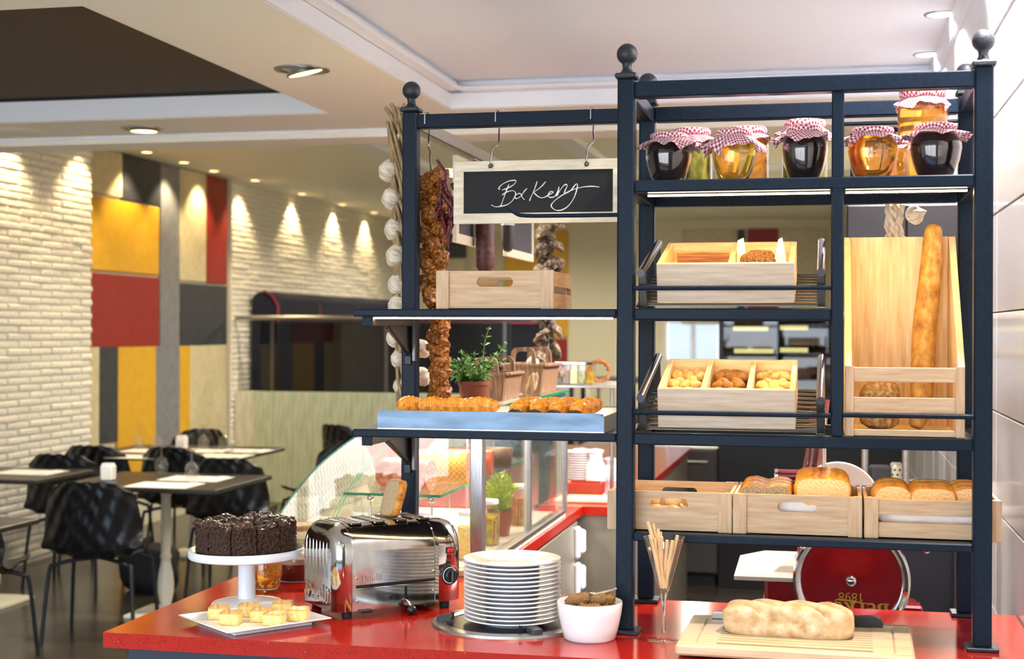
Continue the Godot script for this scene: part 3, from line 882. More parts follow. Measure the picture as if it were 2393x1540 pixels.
# ---------------------------------------------------------------- crates and boxes
func half_slot(w: float, h: float, sw: float, sh: float, cy: float, cx: float, upper: bool) -> Array:
	# one half of a board w x h (base at y 0) with a rounded slot centred at (cx, cy)
	var p := []
	var r := sh / 2
	if upper:
		p = [Vector2(w / 2, cy), Vector2(w / 2, h), Vector2(-w / 2, h), Vector2(-w / 2, cy)]
		for i in 9: p.append(Vector2(cx - sw / 2 + r, cy) + Vector2(cos(PI - PI / 2 * i / 8.0), sin(PI - PI / 2 * i / 8.0)) * r)
		for i in 9: p.append(Vector2(cx + sw / 2 - r, cy) + Vector2(cos(PI / 2 - PI / 2 * i / 8.0), sin(PI / 2 - PI / 2 * i / 8.0)) * r)
	else:
		p = [Vector2(-w / 2, cy), Vector2(-w / 2, 0), Vector2(w / 2, 0), Vector2(w / 2, cy)]
		for i in 9: p.append(Vector2(cx + sw / 2 - r, cy) + Vector2(cos(-PI / 2 * i / 8.0), sin(-PI / 2 * i / 8.0)) * r)
		for i in 9: p.append(Vector2(cx - sw / 2 + r, cy) + Vector2(cos(-PI / 2 - PI / 2 * i / 8.0), sin(-PI / 2 - PI / 2 * i / 8.0)) * r)
	return p
func slot_board(o: Node3D, called: String, w: float, h: float, z: float, m: String) -> void:
	var st := S()
	for up in [true, false]:
		extr(st, half_slot(w, h, 0.088, 0.023, h * 0.70, 0.0, up), 0.010, T(Vector3(0, 0.002, z)))
	obj(called, st, m, o)
func crate(label: String, at: Vector3, w: float, d: float, h: float, open_front := false) -> Node3D:
	# origin: middle of the bottom, front towards +z
	var o := thing("wooden_crate", label, "crate", at)
	var cw := 0.031
	if open_front:
		for y in [0.0, 0.052]:
			obj("front_slat", bx2(S(), Vector3(-w / 2 + 0.01, y + 0.002, d / 2 - 0.016), Vector3(w / 2 - 0.01, y + 0.036, d / 2 - 0.006), 0.001), "beech_x", o)
	else:
		slot_board(o, "front_board", w - 0.02, h - 0.003, d / 2 - 0.011, "beech_x")
	slot_board(o, "back_board", w - 0.02, h - 0.003, -d / 2 + 0.011, "beech_x")
	for sx in [-1, 1]:
		for sz in [-1, 1]:
			obj("corner_strip", bx(S(), Vector3(sx * (w / 2 - cw / 2), h / 2, sz * (d / 2 - 0.003)), Vector3(cw, h, 0.006), 0.001), "beech_y", o)
			obj("corner_block", bx(S(), Vector3(sx * (w / 2 - 0.0125), h / 2 + 0.001, sz * (d / 2 - 0.022)), Vector3(0.009, h - 0.004, 0.012), 0.001), "beech_y", o)
		for y in [0.0, 0.052]:
			obj("side_slat", bx(S(), Vector3(sx * (w / 2 - 0.004), y + 0.019, 0), Vector3(0.008, 0.036, d - 0.013), 0.001), "beech_z", o)
	obj("bottom", bx2(S(), Vector3(-w / 2 + 0.009, 0.003, -d / 2 + 0.017), Vector3(w / 2 - 0.009, 0.010, d / 2 - 0.017), 0.0), "pine_x", o)
	return o
func tray_box(label: String, at: Vector3, splits: Array) -> Node3D:
	# low box that leans forward on its rod tray; origin: bottom edge of the front
	var o := thing("compartment_box", label, "box", at)
	o.rotation.x = deg_to_rad(14.0)
	var w := 0.312
	var h := 0.093
	var d := 0.262
	obj("front", bx2(S(), Vector3(-w / 2, 0, -0.011), Vector3(w / 2, h, 0), 0.0015), "beech_pale_x", o)
	obj("back", bx2(S(), Vector3(-w / 2, 0, -d), Vector3(w / 2, h, -d + 0.011), 0.0015), "pine_x", o)
	for s in [-1, 1]:
		obj("side", bx2(S(), Vector3(s * w / 2, 0, -d + 0.0112), Vector3(s * (w / 2 - 0.013), h, -0.0112), 0.0015), "pine_z", o)
	obj("bottom", bx2(S(), Vector3(-w / 2 + 0.0132, 0.002, -d + 0.0112), Vector3(w / 2 - 0.0132, 0.009, -0.0112), 0.0), "pine_x", o)
	for x in splits:
		obj("divider", bx2(S(), Vector3(x - 0.006, 0.0092, -d + 0.0112), Vector3(x + 0.006, h - 0.001, -0.0112), 0.001), "pine_z", o)
	return o
func under(o: Node3D, c: Node3D) -> void:      # place a thing that was laid out in o's axes
	c.transform = o.transform * c.transform

func cookie(mesh: Mesh, m: String, label: String, group: String) -> Node3D:
	var o := MeshInstance3D.new()
	o.mesh = mesh
	o.material_override = M[m]
	o.name = numbered("cookie")
	add_child(o)
	tag(o, label, "cookie", group)
	return o

func bread_slice(w: float, h: float, th: float, kind: String) -> Node3D:
	# stands upright in its x-y plane, base at y 0; top is domed with the two lobes of a tin loaf
	var outer := []
	for i in 41:
		var a := -PI / 2 + TAU * i / 40.0
		var x := spow(cos(a), 0.45) * w / 2
		var y := (spow(sin(a), 0.5) + 1) / 2 * h
		if kind == "round": 
			x = spow(cos(a), 0.8) * w / 2
			y = (spow(sin(a), 0.85) + 1) / 2 * h
		if y > h * 0.6 and kind == "lobed": y -= 0.12 * h * exp(-pow(x / (w * 0.1), 2))
		if y > h * 0.5 and kind != "round": x *= 1.05
		outer.append(Vector2(x, y))
	outer.pop_back()
	var inner := []
	for p in outer: inner.append(Vector2(p.x * 0.93, (p.y - h / 2) * 0.93 + h / 2))
	var o := thing("bread_slice", "slice", "bread slice")
	obj("crumb", extr(S(), inner, th, Transform3D(), 0.9), "dark_crumb" if kind == "lobed" else "crumb", o)
	var st := S()
	var n := outer.size()
	st.set_smooth_group(3)
	for i in n:
		var j := (i + 1) % n
		for q in [[outer, th / 2 - 0.0012, outer, -th / 2 + 0.0012], [inner, th / 2 + 0.0004, outer, th / 2 - 0.0012], [outer, -th / 2 + 0.0012, inner, -th / 2 - 0.0004]]:
			qd(st, Vector3(q[0][i].x, q[0][i].y, q[1]), Vector3(q[2][i].x, q[2][i].y, q[3]), Vector3(q[2][j].x, q[2][j].y, q[3]), Vector3(q[0][j].x, q[0][j].y, q[1]))
	obj("crust", st, "crust", o)
	return o

func cloth_cap(r: float, drop: float, spread: float, seed_: int, height: float) -> SurfaceTool:
	# square gingham cloth tied over a lid: flat top, rounded rim, tied neck, flaring skirt; origin at the lid's top
	var f := func(u: float, v: float) -> Vector3:
		var a := TAU * u
		var sq: float = 1.0 / max(absf(cos(a + 0.3 * seed_)), absf(sin(a + 0.3 * seed_)))
		var wob := sin(a * 9 + seed_) * 0.5 + sin(a * 14 + seed_ * 2.0) * 0.35
		var rr := 0.0
		var y := 0.0
		if v < 0.4:
			rr = r * 0.9 * v / 0.4
			y = 0.002 * noise.get_noise_2d(a * 40 + seed_ * 50, v * 200)
		elif v < 0.6:
			var k := (v - 0.4) / 0.2
			rr = r * (0.9 + 0.14 * sin(PI * k)) - r * 0.03 * k
			y = -height * (1 - cos(PI * k)) / 2
		else:
			var k := (v - 0.6) / 0.4
			rr = r * 0.87 + k * (spread * (0.55 + 0.45 * sq) - r * 0.1) + wob * 0.007 * k
			y = -height - drop * pow(k, 1.2) * (0.55 + 0.55 * (sq - 1.0) / 0.414) + wob * 0.006 * k
		return Vector3(rr * cos(a), y, -rr * sin(a))
	var uv := func(u: float, v: float) -> Vector2:
		var a := TAU * u + 0.3 * seed_
		var rr := v * (r * 1.0 + height * 1.3 + spread)
		return Vector2(cos(a), sin(a)) * rr / 0.0085
	var st := S()
	surf(st, 96, 40, f, true, uv)
	return st
func jar(label: String, at: Vector3, r: float, h: float, content: String, seed_: int, straight := false, spread := 0.035, drop := 0.03) -> Node3D:
	var o := thing("preserve_jar", label, "jar", at, 0.0, "")
	var prof := V([0, 0, r * 0.62, 0.001, r * 0.68, 0.006, r * 0.80, h * 0.18, r * 0.92, h * 0.36, r, h * 0.56, r * 0.985, h * 0.66, r * 0.90, h * 0.76, r * 0.78, h * 0.83, r * 0.74, h * 0.88, r * 0.74, h * 0.97])
	if straight: prof = V([0, 0, r * 0.94, 0.001, r, 0.008, r, h * 0.74, r * 0.96, h * 0.80, r * 0.84, h * 0.86, r * 0.82, h * 0.97])
	var inner := []
	for p in prof:
		if p.y < h * 0.86: inner.append(Vector2(max(p.x - 0.0022, 0.0), max(p.y, 0.004) if p.x > 0 else 0.004))
	inner.append(Vector2(0, h * 0.84))
	obj("contents", lathe(S(), inner, 40, Transform3D(), 1.2), content, o)
	obj("glass", lathe(S(), prof, 44, Transform3D(), 1.2), "jar_glass", o)
	var lid := r * (0.80 if not straight else 0.9)
	obj("lid", cyl(S(), Vector3(0, h * 0.9, 0), lid - 0.003, h * 0.1, 32, 0.004), "enamel_white", o)
	var c := obj("cloth_cover", cloth_cap(lid, drop, spread, seed_, h * 0.115), "gingham", o)
	c.position.y = h + 0.0015
	c.set_meta("label", "red and white gingham cloth cover")
	return o

func rack_goods() -> void:
	# --- jars on the mesh shelf
	var y := 1.9437
	jar("round jar of dark jam under a gingham cloth, next to the middle post", Vector3(-0.366, y, -3.375), 0.054, 0.117, "jam", 1, false, 0.040, 0.028)
	jar("squat jar of yellow honey with one gingham corner hanging low", Vector3(-0.213, y, -3.37), 0.0525, 0.120, "honey_yellow", 4, false, 0.040, 0.046)
	jar("round jar of dark jam under a gingham cloth, beside the thin upright", Vector3(-0.052, y, -3.37), 0.0525, 0.125, "jam", 3, false, 0.034, 0.028)
	jar("round jar of orange marmalade under a gingham cloth", Vector3(0.100, y, -3.375), 0.058, 0.117, "honey_amber", 5, false, 0.034, 0.022)
	jar("round jar of dark jam under a gingham cloth, beside the end post", Vector3(0.238, y, -3.375), 0.058, 0.122, "jam", 6, false, 0.042, 0.020)
	jar("jar of green pickles behind the dark jam jar by the middle post", Vector3(-0.330, y, -3.56), 0.052, 0.152, "olive_pickle", 7, true, 0.032, 0.026)
	jar("jar of amber honey standing behind the squat yellow honey jar", Vector3(-0.193, y, -3.56), 0.052, 0.152, "honey_amber", 8, true, 0.030, 0.024)
	jar("jar of green pickles behind the dark jam jar by the thin upright", Vector3(-0.055, y, -3.555), 0.054, 0.165, "olive_pickle", 9, true, 0.030, 0.03)
	jar("tall jar of amber honey reaching up behind the smaller jars", Vector3(0.222, y, -3.575), 0.060, 0.240, "honey_amber", 10, true, 0.022, 0.03)
	jar("jar of red brown preserve between the marmalade and the jam", Vector3(0.150, y, -3.49), 0.040, 0.104, "honey_amber", 2, true, 0.010, 0.015)
	# --- box of two compartments
	var a := tray_box("low box of two compartments holding a brown board and rye bread", Vector3(-0.2285, 1.6625, -3.315), [0.012])
	var brown := obj("divider_board", bx2(S(), Vector3(-0.118, 0.0095, -0.105), Vector3(0.004, 0.100, -0.097), 0.001), "oak_brown")
	tag(brown, "brown oak board standing in the box's open compartment", "board")
	under(a, brown)
	var rye := blob(S(), Vector3(0.043, 0.042, 0.012), Transform3D(), 0.12, 2.0, 3, 0.7, 0.8, 28, 14)
	for k in 2:
		var q := obj("rye_slice", rye, "dark_rye") if k == 0 else null
		if k == 0:
			tag(q, "dark rye bread slice between two white napkins", "bread slice")
			q.transform = T(Vector3(0.072, 0.062, -0.10), -0.5, 0.1, 0.05)
			under(a, q)
	for k in [[0.030, -0.12, 0.5, 0.095], [0.118, -0.10, -0.25, 0.095]]:
		var st := S()
		extr(st, V([-0.022, 0, 0.026, 0, 0.012, k[3] * 0.8, 0.004, k[3] * 1.15, -0.004, k[3] * 1.1]) if k[2] < 0 else V([-0.016, 0, 0.014, 0, 0.016, k[3] * 0.7, 0.012, k[3] * 1.1, -0.002, k[3] * 1.05]), 0.004, T(Vector3(k[0], 0.022, k[1]), -0.12, k[2], 0))
		var q := obj("napkin", st, "paper")
		tag(q, "white folded napkin to one side of the rye slice, against the divider" if k[2] > 0 else "white pointed napkin to the rye slice's other side, by the box end", "napkin")
		under(a, q)
	# --- box of three compartments with cookies
	var b := tray_box("low box of three compartments filled with cookies", Vector3(-0.2255, 1.3755, -3.315), [-0.052, 0.052])
	var shapes := []
	for k in 4:
		var st := blob(S(), Vector3(0.0185, 0.0115, 0.0145), Transform3D(), 0.10, 0.9, 20 + k, 0.85, 0.9, 18, 10)
		st.generate_normals()
		shapes.append(st.commit())
	var kinds := [["cookie_pale", "pale cookie with a smooth top, heaped beside the box end by the middle post", "pale cookies by the middle post"], ["cookie_brown", "brown spiced cookie in the box's centre compartment", "brown cookies in the centre"], ["cookie_pale", "pale cookie in the box's compartment nearest the thin upright", "pale cookies by the thin upright"]]
	rng.seed = 5
	for c in 3:
		var cx := -0.103 + 0.103 * c
		for layer in 3:
			for r in 6:
				var n := 3 if (r + layer) % 2 == 0 else 2
				if layer < 2 and r in [1, 3]: continue
				for q in n:
					var px: float = cx + (q - (n - 1) / 2.0) * (0.0265 if n == 3 else 0.031) + rng.randf_range(-0.002, 0.002)
					var pz: float = -0.034 - r * 0.0385 + rng.randf_range(-0.003, 0.003)
					var o := cookie(shapes[rng.randi() % 4], kinds[c][0], kinds[c][1], kinds[c][2])
					o.transform = T(Vector3(px, 0.027 + layer * 0.019 + (0.004 if r % 2 == 0 else 0.0), pz), rng.randf_range(-0.5, 0.9), rng.randf_range(0, TAU), rng.randf_range(-0.5, 0.5))
					under(b, o)
	# --- tall bread box
	tall_box()
	# --- crates in a row on the lowest shelf
	var yc := 1.1332
	crate("beech crate with an oval hand hole holding small rolls, beside the middle post", Vector3(-0.357, yc, -3.455), 0.289, 0.26, 0.092)
	crate("beech crate with an oval hand hole holding sliced tin loaves, centre of three", Vector3(-0.066, yc, -3.455), 0.289, 0.26, 0.092)
	crate("beech crate with an open slit front over white cloth, at the wall end", Vector3(0.231, yc, -3.455), 0.296, 0.26, 0.092, true)
	crate("empty beech crate with an oval hand hole on the cantilevered shelf", Vector3(-0.770, 1.6482, -3.425), 0.286, 0.24, 0.092)
	crate_breads(yc)
	# --- tray of pastries
	pastries()

func tall_box() -> void:
	var o := thing("bread_box", "tall open pine bread box with slatted front holding a baguette", "bread box", Vector3(0.1685, 1.3634, -3.305))
	var w := 0.258
	var side := V([0.0, 0.0, 0.0, 0.158, -0.262, 0.462, -0.285, 0.462, -0.285, 0.0])
	for s in [-1, 1]:
		obj("side", extr(S(), side, 0.015, T(Vector3(s * (w / 2 - 0.0075), 0, 0), 0, -PI / 2)), "pine_y", o)
	obj("back", bx(S(), Vector3(0, 0.232, -0.274), Vector3(w - 0.031, 0.462, 0.010), 0.001), "pine_y", o)
	for h in [[0.122, 0.155], [0.052, 0.088], [0.001, 0.016]]:
		obj("front_slat", bx2(S(), Vector3(-w / 2 + 0.0152, h[0], -0.012), Vector3(w / 2 - 0.0152, h[1], -0.001), 0.0015), "beech_x", o)
	for s in [-1, 1]:
		obj("front_strip", bx2(S(), Vector3(s * w / 2, 0, 0.0002), Vector3(s * (w / 2 - 0.019), 0.158, 0.004), 0.001), "beech_y", o)
	obj("bottom", bx2(S(), Vector3(-w / 2 + 0.0152, 0.002, -0.268), Vector3(w / 2 - 0.0152, 0.010, -0.0125), 0.0), "pine_x", o)
	# baguette leaning into the corner
	var path := smooth_path([Vector3(0.028, 0.018, -0.070), Vector3(0.040, 0.06, -0.085), Vector3(0.047, 0.14, -0.125), Vector3(0.052, 0.22, -0.165), Vector3(0.062, 0.31, -0.195), Vector3(0.072, 0.40, -0.215), Vector3(0.076, 0.468, -0.222), Vector3(0.078, 0.488, -0.224)], 5)
	var rad := []
	var n := path.size()
	for i in n:
		var v := float(i) / (n - 1)
		rad.append(max(0.002, 0.0285 * pow(sin(PI * clampf(0.02 + v * 0.965, 0, 1)), 0.30) * (1.0 + 0.06 * noise.get_noise_1d(i * 9.0)) * (1.06 - 0.18 * v)))
	var bag := obj("baguette", tube(S(), path, rad, 20), "gold_crust")
	bag.position = o.position
	tag(bag, "long golden baguette leaning in the tall bread box", "baguette")
	for k in [[-0.052, 0.040, 0.045, "dark floury loaf standing in the tall box beside the baguette's foot"]]:
		var l := obj("small_loaf", blob(S(), Vector3(0.046, 0.054, 0.042), Transform3D(), 0.10, 1.6, 8, 0.6, 0.7, 30, 18), "dark_loaf")
		l.position = o.position + Vector3(-0.050, 0.068, -0.068)
		tag(l, k[3], "bread loaf")

func crate_breads(yc: float) -> void:
	# white cloths lining the crates
	for c in [[-0.357, 0.265, "white cloth lining the crate of small rolls"], [-0.066, 0.265, "white cloth lining the crate of tin loaves"], [0.231, 0.272, "white cloth lining the crate with the slit front"]]:
		var st := S()
		var w: float = c[1] - 0.012
		var folds := func(u: float, v: float) -> Vector3:
			var x: float = (u - 0.5) * w
			var z: float = (v - 0.5) * 0.208
			var e: float = max(pow(absf(u - 0.5) * 2, 8), pow(absf(v - 0.5) * 2, 8))
			return Vector3(x, 0.0115 + (0.078 if v > 0.5 and c[0] > -0.2 else 0.022) * e * (0.75 + 0.35 * noise.get_noise_2d(x * 1500 + c[0] * 900, z * 1500)) + 0.004 * (1 + noise.get_noise_2d(x * 900, z * 900)), z)
		surf(st, 40, 30, folds, true)
		var o := obj("lining_cloth", st, "white_cloth")
		o.position = Vector3(c[0], yc, -3.455)
		tag(o, c[2], "cloth")
	# small rolls
	var rolls := []
	for k in 3:
		var st := blob(S(), Vector3(0.022, 0.016, 0.018), Transform3D(), 0.16, 1.4, 40 + k, 0.9, 0.9, 20, 12)
		st.generate_normals()
		var m := st.commit()
		m.surface_set_material(0, M["pale_crust"])
		rolls.append(m)
	rng.seed = 21
	for i in 15:
		var o := MeshInstance3D.new()
		o.mesh = rolls[i % 3]
		o.name = numbered("bread_roll")
		add_child(o)
		tag(o, "small floury roll in the crate beside the middle post", "bread roll", "small rolls in the first crate")
		o.position = Vector3(-0.357 - 0.10 + 0.05 * (i % 5) + rng.randf_range(-0.004, 0.004), yc + 0.037 + (0.026 if i >= 10 else 0.0), -3.40 - 0.05 * ((i / 5) % 2) - (0.02 if i >= 10 else 0.0))
		o.rotation = Vector3(rng.randf_range(-0.3, 0.3), rng.randf() * TAU, 0)
	# stacks of upright slices in the centre crate
	var dark := bread_slice(0.114, 0.060, 0.0125, "lobed")
	var big := bread_slice(0.122, 0.105, 0.014, "square")
	var wheat := bread_slice(0.092, 0.082, 0.011, "round")
	var small := bread_slice(0.098, 0.078, 0.0125, "square")
	var put := func(src: Node3D, first: Array, n: int, at: Vector3, step: Vector3, lean: float, wob: float, label: String, group: String):
		for i in n:
			var o: Node3D = src if first[0] else dup(src, Vector3.ZERO)
			first[0] = false
			o.position = at + step * i + Vector3(rng.randf_range(-wob, wob), rng.randf_range(0, wob), 0)
			o.rotation = Vector3(lean + rng.randf_range(-0.012, 0.012), rng.randf_range(-0.025, 0.025), rng.randf_range(-0.03, 0.03))
			tag(o, ("foremost slice, a " + label) if i == 0 else label, "bread slice", group)
	put.call(dark, [true], 9, Vector3(-0.138, yc + 0.046, -3.385), Vector3(0, 0.0008, -0.0185), -0.25, 0.001, "grey brown lobed slice of the two-domed loaf in the centre crate", "slices of the brown loaf")
	put.call(big, [true], 9, Vector3(-0.010, yc + 0.0225, -3.385), Vector3(0, 0.001, -0.0185), -0.22, 0.002, "large square white slice of the tin loaf in the centre crate", "slices of the white tin loaf")
	var w := [true]
	put.call(wheat, w, 8, Vector3(0.150, yc + 0.030, -3.395), Vector3(-0.0005, 0.0012, -0.016), -0.35, 0.002, "round topped yellow slice in the wall-end crate, against the centre crate", "round slices beside the centre crate")
	put.call(wheat, w, 8, Vector3(0.320, yc + 0.030, -3.395), Vector3(-0.0005, 0.0012, -0.016), -0.35, 0.002, "round topped yellow slice in the wall-end crate, by the end post", "round slices by the end post")
	put.call(small, [true], 8, Vector3(0.238, yc + 0.030, -3.392), Vector3(0, 0.0012, -0.0175), -0.3, 0.002, "small square slice between the round slices in the wall-end crate", "small square slices")

func pastries() -> void:
	var o := thing("baking_tray", "shallow steel baking tray of pastries on the cantilevered shelf", "tray", Vector3(-0.780, 1.3602, -3.44))
	var w := 0.550
	var d := 0.290
	var st := S()
	bx2(st, Vector3(-w / 2, 0.0, -d / 2), Vector3(w / 2, 0.0025, d / 2), 0.0)
	bx2(st, Vector3(-w / 2, 0.0026, -d / 2), Vector3(w / 2, 0.045, -d / 2 + 0.002), 0.0)
	for s in [-1, 1]: bx2(st, Vector3(s * w / 2, 0.0026, -d / 2 + 0.0021), Vector3(s * (w / 2 - 0.002), 0.038, d / 2 - 0.0021), 0.0)
	obj("pan", st, "brushed_steel", o)
	obj("front_lip", extr(S(), V([-w / 2, 0.0027, w / 2, 0.0027, w / 2, 0.037, w / 2 - 0.012, 0.045, -w / 2 + 0.012, 0.045, -w / 2, 0.037]), 0.002, T(Vector3(0, 0, d / 2 - 0.001))), "tray_steel", o)
	obj("rim", tube(S(), [Vector3(-w / 2, 0.045, -d / 2), Vector3(w / 2, 0.045, -d / 2)], 0.0022, 8), "brushed_steel", o)
	var paper := obj("baking_paper", surf(S(), 40, 20, func(u, v): return Vector3((u - 0.5) * 0.542, 0.028 + 0.015 * pow(absf(v - 0.5) * 2, 6) + 0.0012 * noise.get_noise_2d(u * 900, v * 500), (v - 0.5) * 0.276), true), "paper")
	paper.position = o.position
	tag(paper, "white baking paper under the pastries in the steel tray", "paper")
	var labels := ["golden croissant at the tray's free end", "golden croissant second from the tray's free end", "golden croissant touching the large glazed one", "large glazed croissant beside the bare paper"]
	var cx := [[-0.214, 0.044, 0.9], [-0.160, 0.040, 0.3], [-0.112, 0.042, -0.1], [-0.050, 0.062, 0.05]]
	for i in 4:
		var pts := []
		var rad := []
		for k in 37:
			var v := k / 36.0
			var a := lerpf(-1.15, 1.15, v)
			var rr: float = cx[i][1] * 0.95
			pts.append(Vector3(sin(a) * rr, 0, -cos(a) * rr * 0.8 + rr * 0.5))
			var saw := fmod(absf(v - 0.5) * 9.0, 1.0)
			rad.append(max(0.002, 0.0228 * pow(cos((v - 0.5) * PI * 0.96), 0.7) * (0.86 + 0.16 * (1.0 - saw))))
		var c := obj("croissant", tube(S(), pts, rad, 18), "croissant")
		c.position = o.position + Vector3(cx[i][0], 0.0535, 0.055)
		c.rotation.y = cx[i][2]
		tag(c, labels[i], "croissant")
	var names := ["scored puff pastry next to the bare paper", "scored puff pastry with a long slash, second of four", "puff pastry showing dark filling at its open end", "puff pastry with dark filling nearest the middle post"]
	var px := [0.072, 0.118, 0.166, 0.216]
	for i in 4:
		var t := thing("filled_pastry", names[i], "pastry", o.position + Vector3(px[i], 0.0545, 0.046), 0.0)
		t.rotation = Vector3(0.12, -0.35, 0.0)
		var scored := func(p: Vector3, dd: Vector3) -> Vector3:
			if dd.y > 0.2:
				for s in 4:
					p.y -= 0.0075 * exp(-pow((p.z + p.x * 0.6 - (-0.035 + s * 0.023)) / 0.0035, 2))
			return p
		obj("crust", blob(S(), Vector3(0.0212, 0.0205, 0.058), Transform3D(), 0.08, 1.2, 70 + i, 0.75, 0.5, 60, 24, scored), "croissant", t)
		obj("filling", blob(S(), Vector3(0.017, 0.0085, 0.010), T(Vector3(0.0, -0.006, 0.0535)), 0.2, 2.0, 80 + i, 0.8, 0.6, 18, 10), "chocolate", t)

# ================================================================= things on the red worktop
func text(called: String, words: String, size: float, depth: float, m: String, o: Node3D, t: Transform3D, bold := false, font_name := "Droid Sans") -> void:
	var f := SystemFont.new()
	f.font_names = PackedStringArray([font_name])
	f.font_weight = 700 if bold else 400
	var tm := TextMesh.new()
	tm.text = words
	tm.font = f
	tm.font_size = 64
	tm.pixel_size = size / 64.0
	tm.depth = depth
	tm.curve_step = 1.0
	var n := MeshInstance3D.new()
	n.mesh = tm
	n.name = called
	n.material_override = M[m]
	o.add_child(n, true)
	n.transform = t
func counter_goods() -> void:
	cake()
	cheesecake()
	toaster()
	plates()
	bowl_and_glass()
	board()
	# jars behind the cake
	var j := thing("nut_jar", "glass jar of nuts in syrup behind the cake stand's stem", "jar", on_y(622, 1376, 0.9))
	obj("glass", lathe(S(), V([0, 0, 0.030, 0.001, 0.036, 0.008, 0.043, 0.04, 0.042, 0.075, 0.034, 0.10, 0.034, 0.115]), 32, Transform3D(), 1.2), "jar_glass", j)
	obj("syrup", lathe(S(), V([0, 0.003, 0.029, 0.004, 0.034, 0.01, 0.0405, 0.04, 0.0395, 0.075, 0.033, 0.095, 0, 0.095]), 32, Transform3D(), 1.2), "honey_amber", j)
	var nuts := S()
	rng.seed = 33
	for i in 60:
		var a := rng.randf() * TAU
		blob(nuts, Vector3(0.009, 0.0045, 0.005), T(Vector3(cos(a) * 0.031, 0.012 + rng.randf() * 0.075, sin(a) * 0.031), rng.randf() * 3, rng.randf() * 3, rng.randf() * 3), 0.0, 1.0, 0, 1.0, 1.0, 10, 6)
	var nn := obj("nuts", nuts, "custard_top", j)
	nn.set_meta("kind", "stuff")
	obj("lid", cyl(S(), Vector3(0, 0.115, 0), 0.036, 0.012, 32, 0.002), "gold_paint", j)
	var h := thing("honey_jar", "wide glass jar of dark honey with a brown lid beside the toaster", "jar", on_y(690, 1356, 0.9))
	obj("glass", lathe(S(), V([0, 0, 0.048, 0.001, 0.053, 0.006, 0.053, 0.118, 0.044, 0.132, 0.044, 0.14]), 36, Transform3D(), 1.2), "jar_glass", h)
	obj("honey", lathe(S(), V([0, 0.003, 0.047, 0.004, 0.0505, 0.009, 0.0505, 0.05, 0, 0.05]), 36, Transform3D(), 1.2), "syrup_dark", h)
	obj("foam", lathe(S(), V([0.0503, 0.0502, 0.0503, 0.105, 0.046, 0.108]), 36, Transform3D(), 1.2), "syrup_film", h)
	obj("lid", lathe(S(), V([0.030, 0.141, 0.047, 0.141, 0.048, 0.152, 0.045, 0.156, 0.0, 0.156]), 36), "straw", h)
	# small lime plant behind the toaster
	var pot := thing("herb_pot", "small clay pot of lime green herb between toaster and steel pillar", "potted plant", Vector3(-1.062, 0.9, -3.80))
	obj("pot", lathe(S(), V([0, 0, 0.030, 0, 0.032, 0.004, 0.040, 0.088, 0.042, 0.089, 0.042, 0.10, 0.037, 0.10, 0.036, 0.09]), 28), "terracotta_light", pot)
	obj("soil", lathe(S(), V([0.037, 0.091, 0, 0.094]), 24), "soil", pot)
	foliage(pot, "foliage", "leaf_lime", 0.095, 0.075, 0.052, 420, 0.0075, 3)

func foliage(o: Node3D, called: String, m: String, y0: float, height: float, r: float, n: int, size: float, seed_: int) -> void:
	rng.seed = seed_
	var st := S()
	for i in n:
		var a := rng.randf() * TAU
		var k := pow(rng.randf(), 0.6)
		var v := rng.randf()
		var p := Vector3(cos(a) * r * k * (0.5 + 0.6 * v), y0 + height * v * (1.05 - 0.45 * k), sin(a) * r * k * (0.5 + 0.6 * v))
		leaf(st, p, Vector3(cos(a) * k, 0.5 + rng.randf() * 0.6, sin(a) * k).normalized(), size * rng.randf_range(0.7, 1.3), rng.randf() * TAU)
	for i in 14:
		var a := rng.randf() * TAU
		var e := rng.randf() * r * 0.9
		tube(st, [Vector3(cos(a) * 0.008, y0 - 0.005, sin(a) * 0.008), Vector3(cos(a) * e * 0.7, y0 + height * 0.5, sin(a) * e * 0.7), Vector3(cos(a) * e, y0 + height * rng.randf_range(0.7, 1.0), sin(a) * e)], 0.0011, 5, false)
	var f := obj(called, st, m, o)
	f.set_meta("kind", "stuff")
func leaf(st: SurfaceTool, p: Vector3, d: Vector3, s: float, roll: float) -> void:
	var side := d.cross(Vector3.UP).rotated(d, roll).normalized()
	var up := side.cross(d)
	var tip := p + d * s * 1.9
	var l := p + d * s * 0.9 + side * s * 0.65 + up * s * 0.15
	var r := p + d * s * 0.9 - side * s * 0.65 + up * s * 0.15
	flat(st)
	tri(st, p, l, tip); tri(st, p, tip, r)

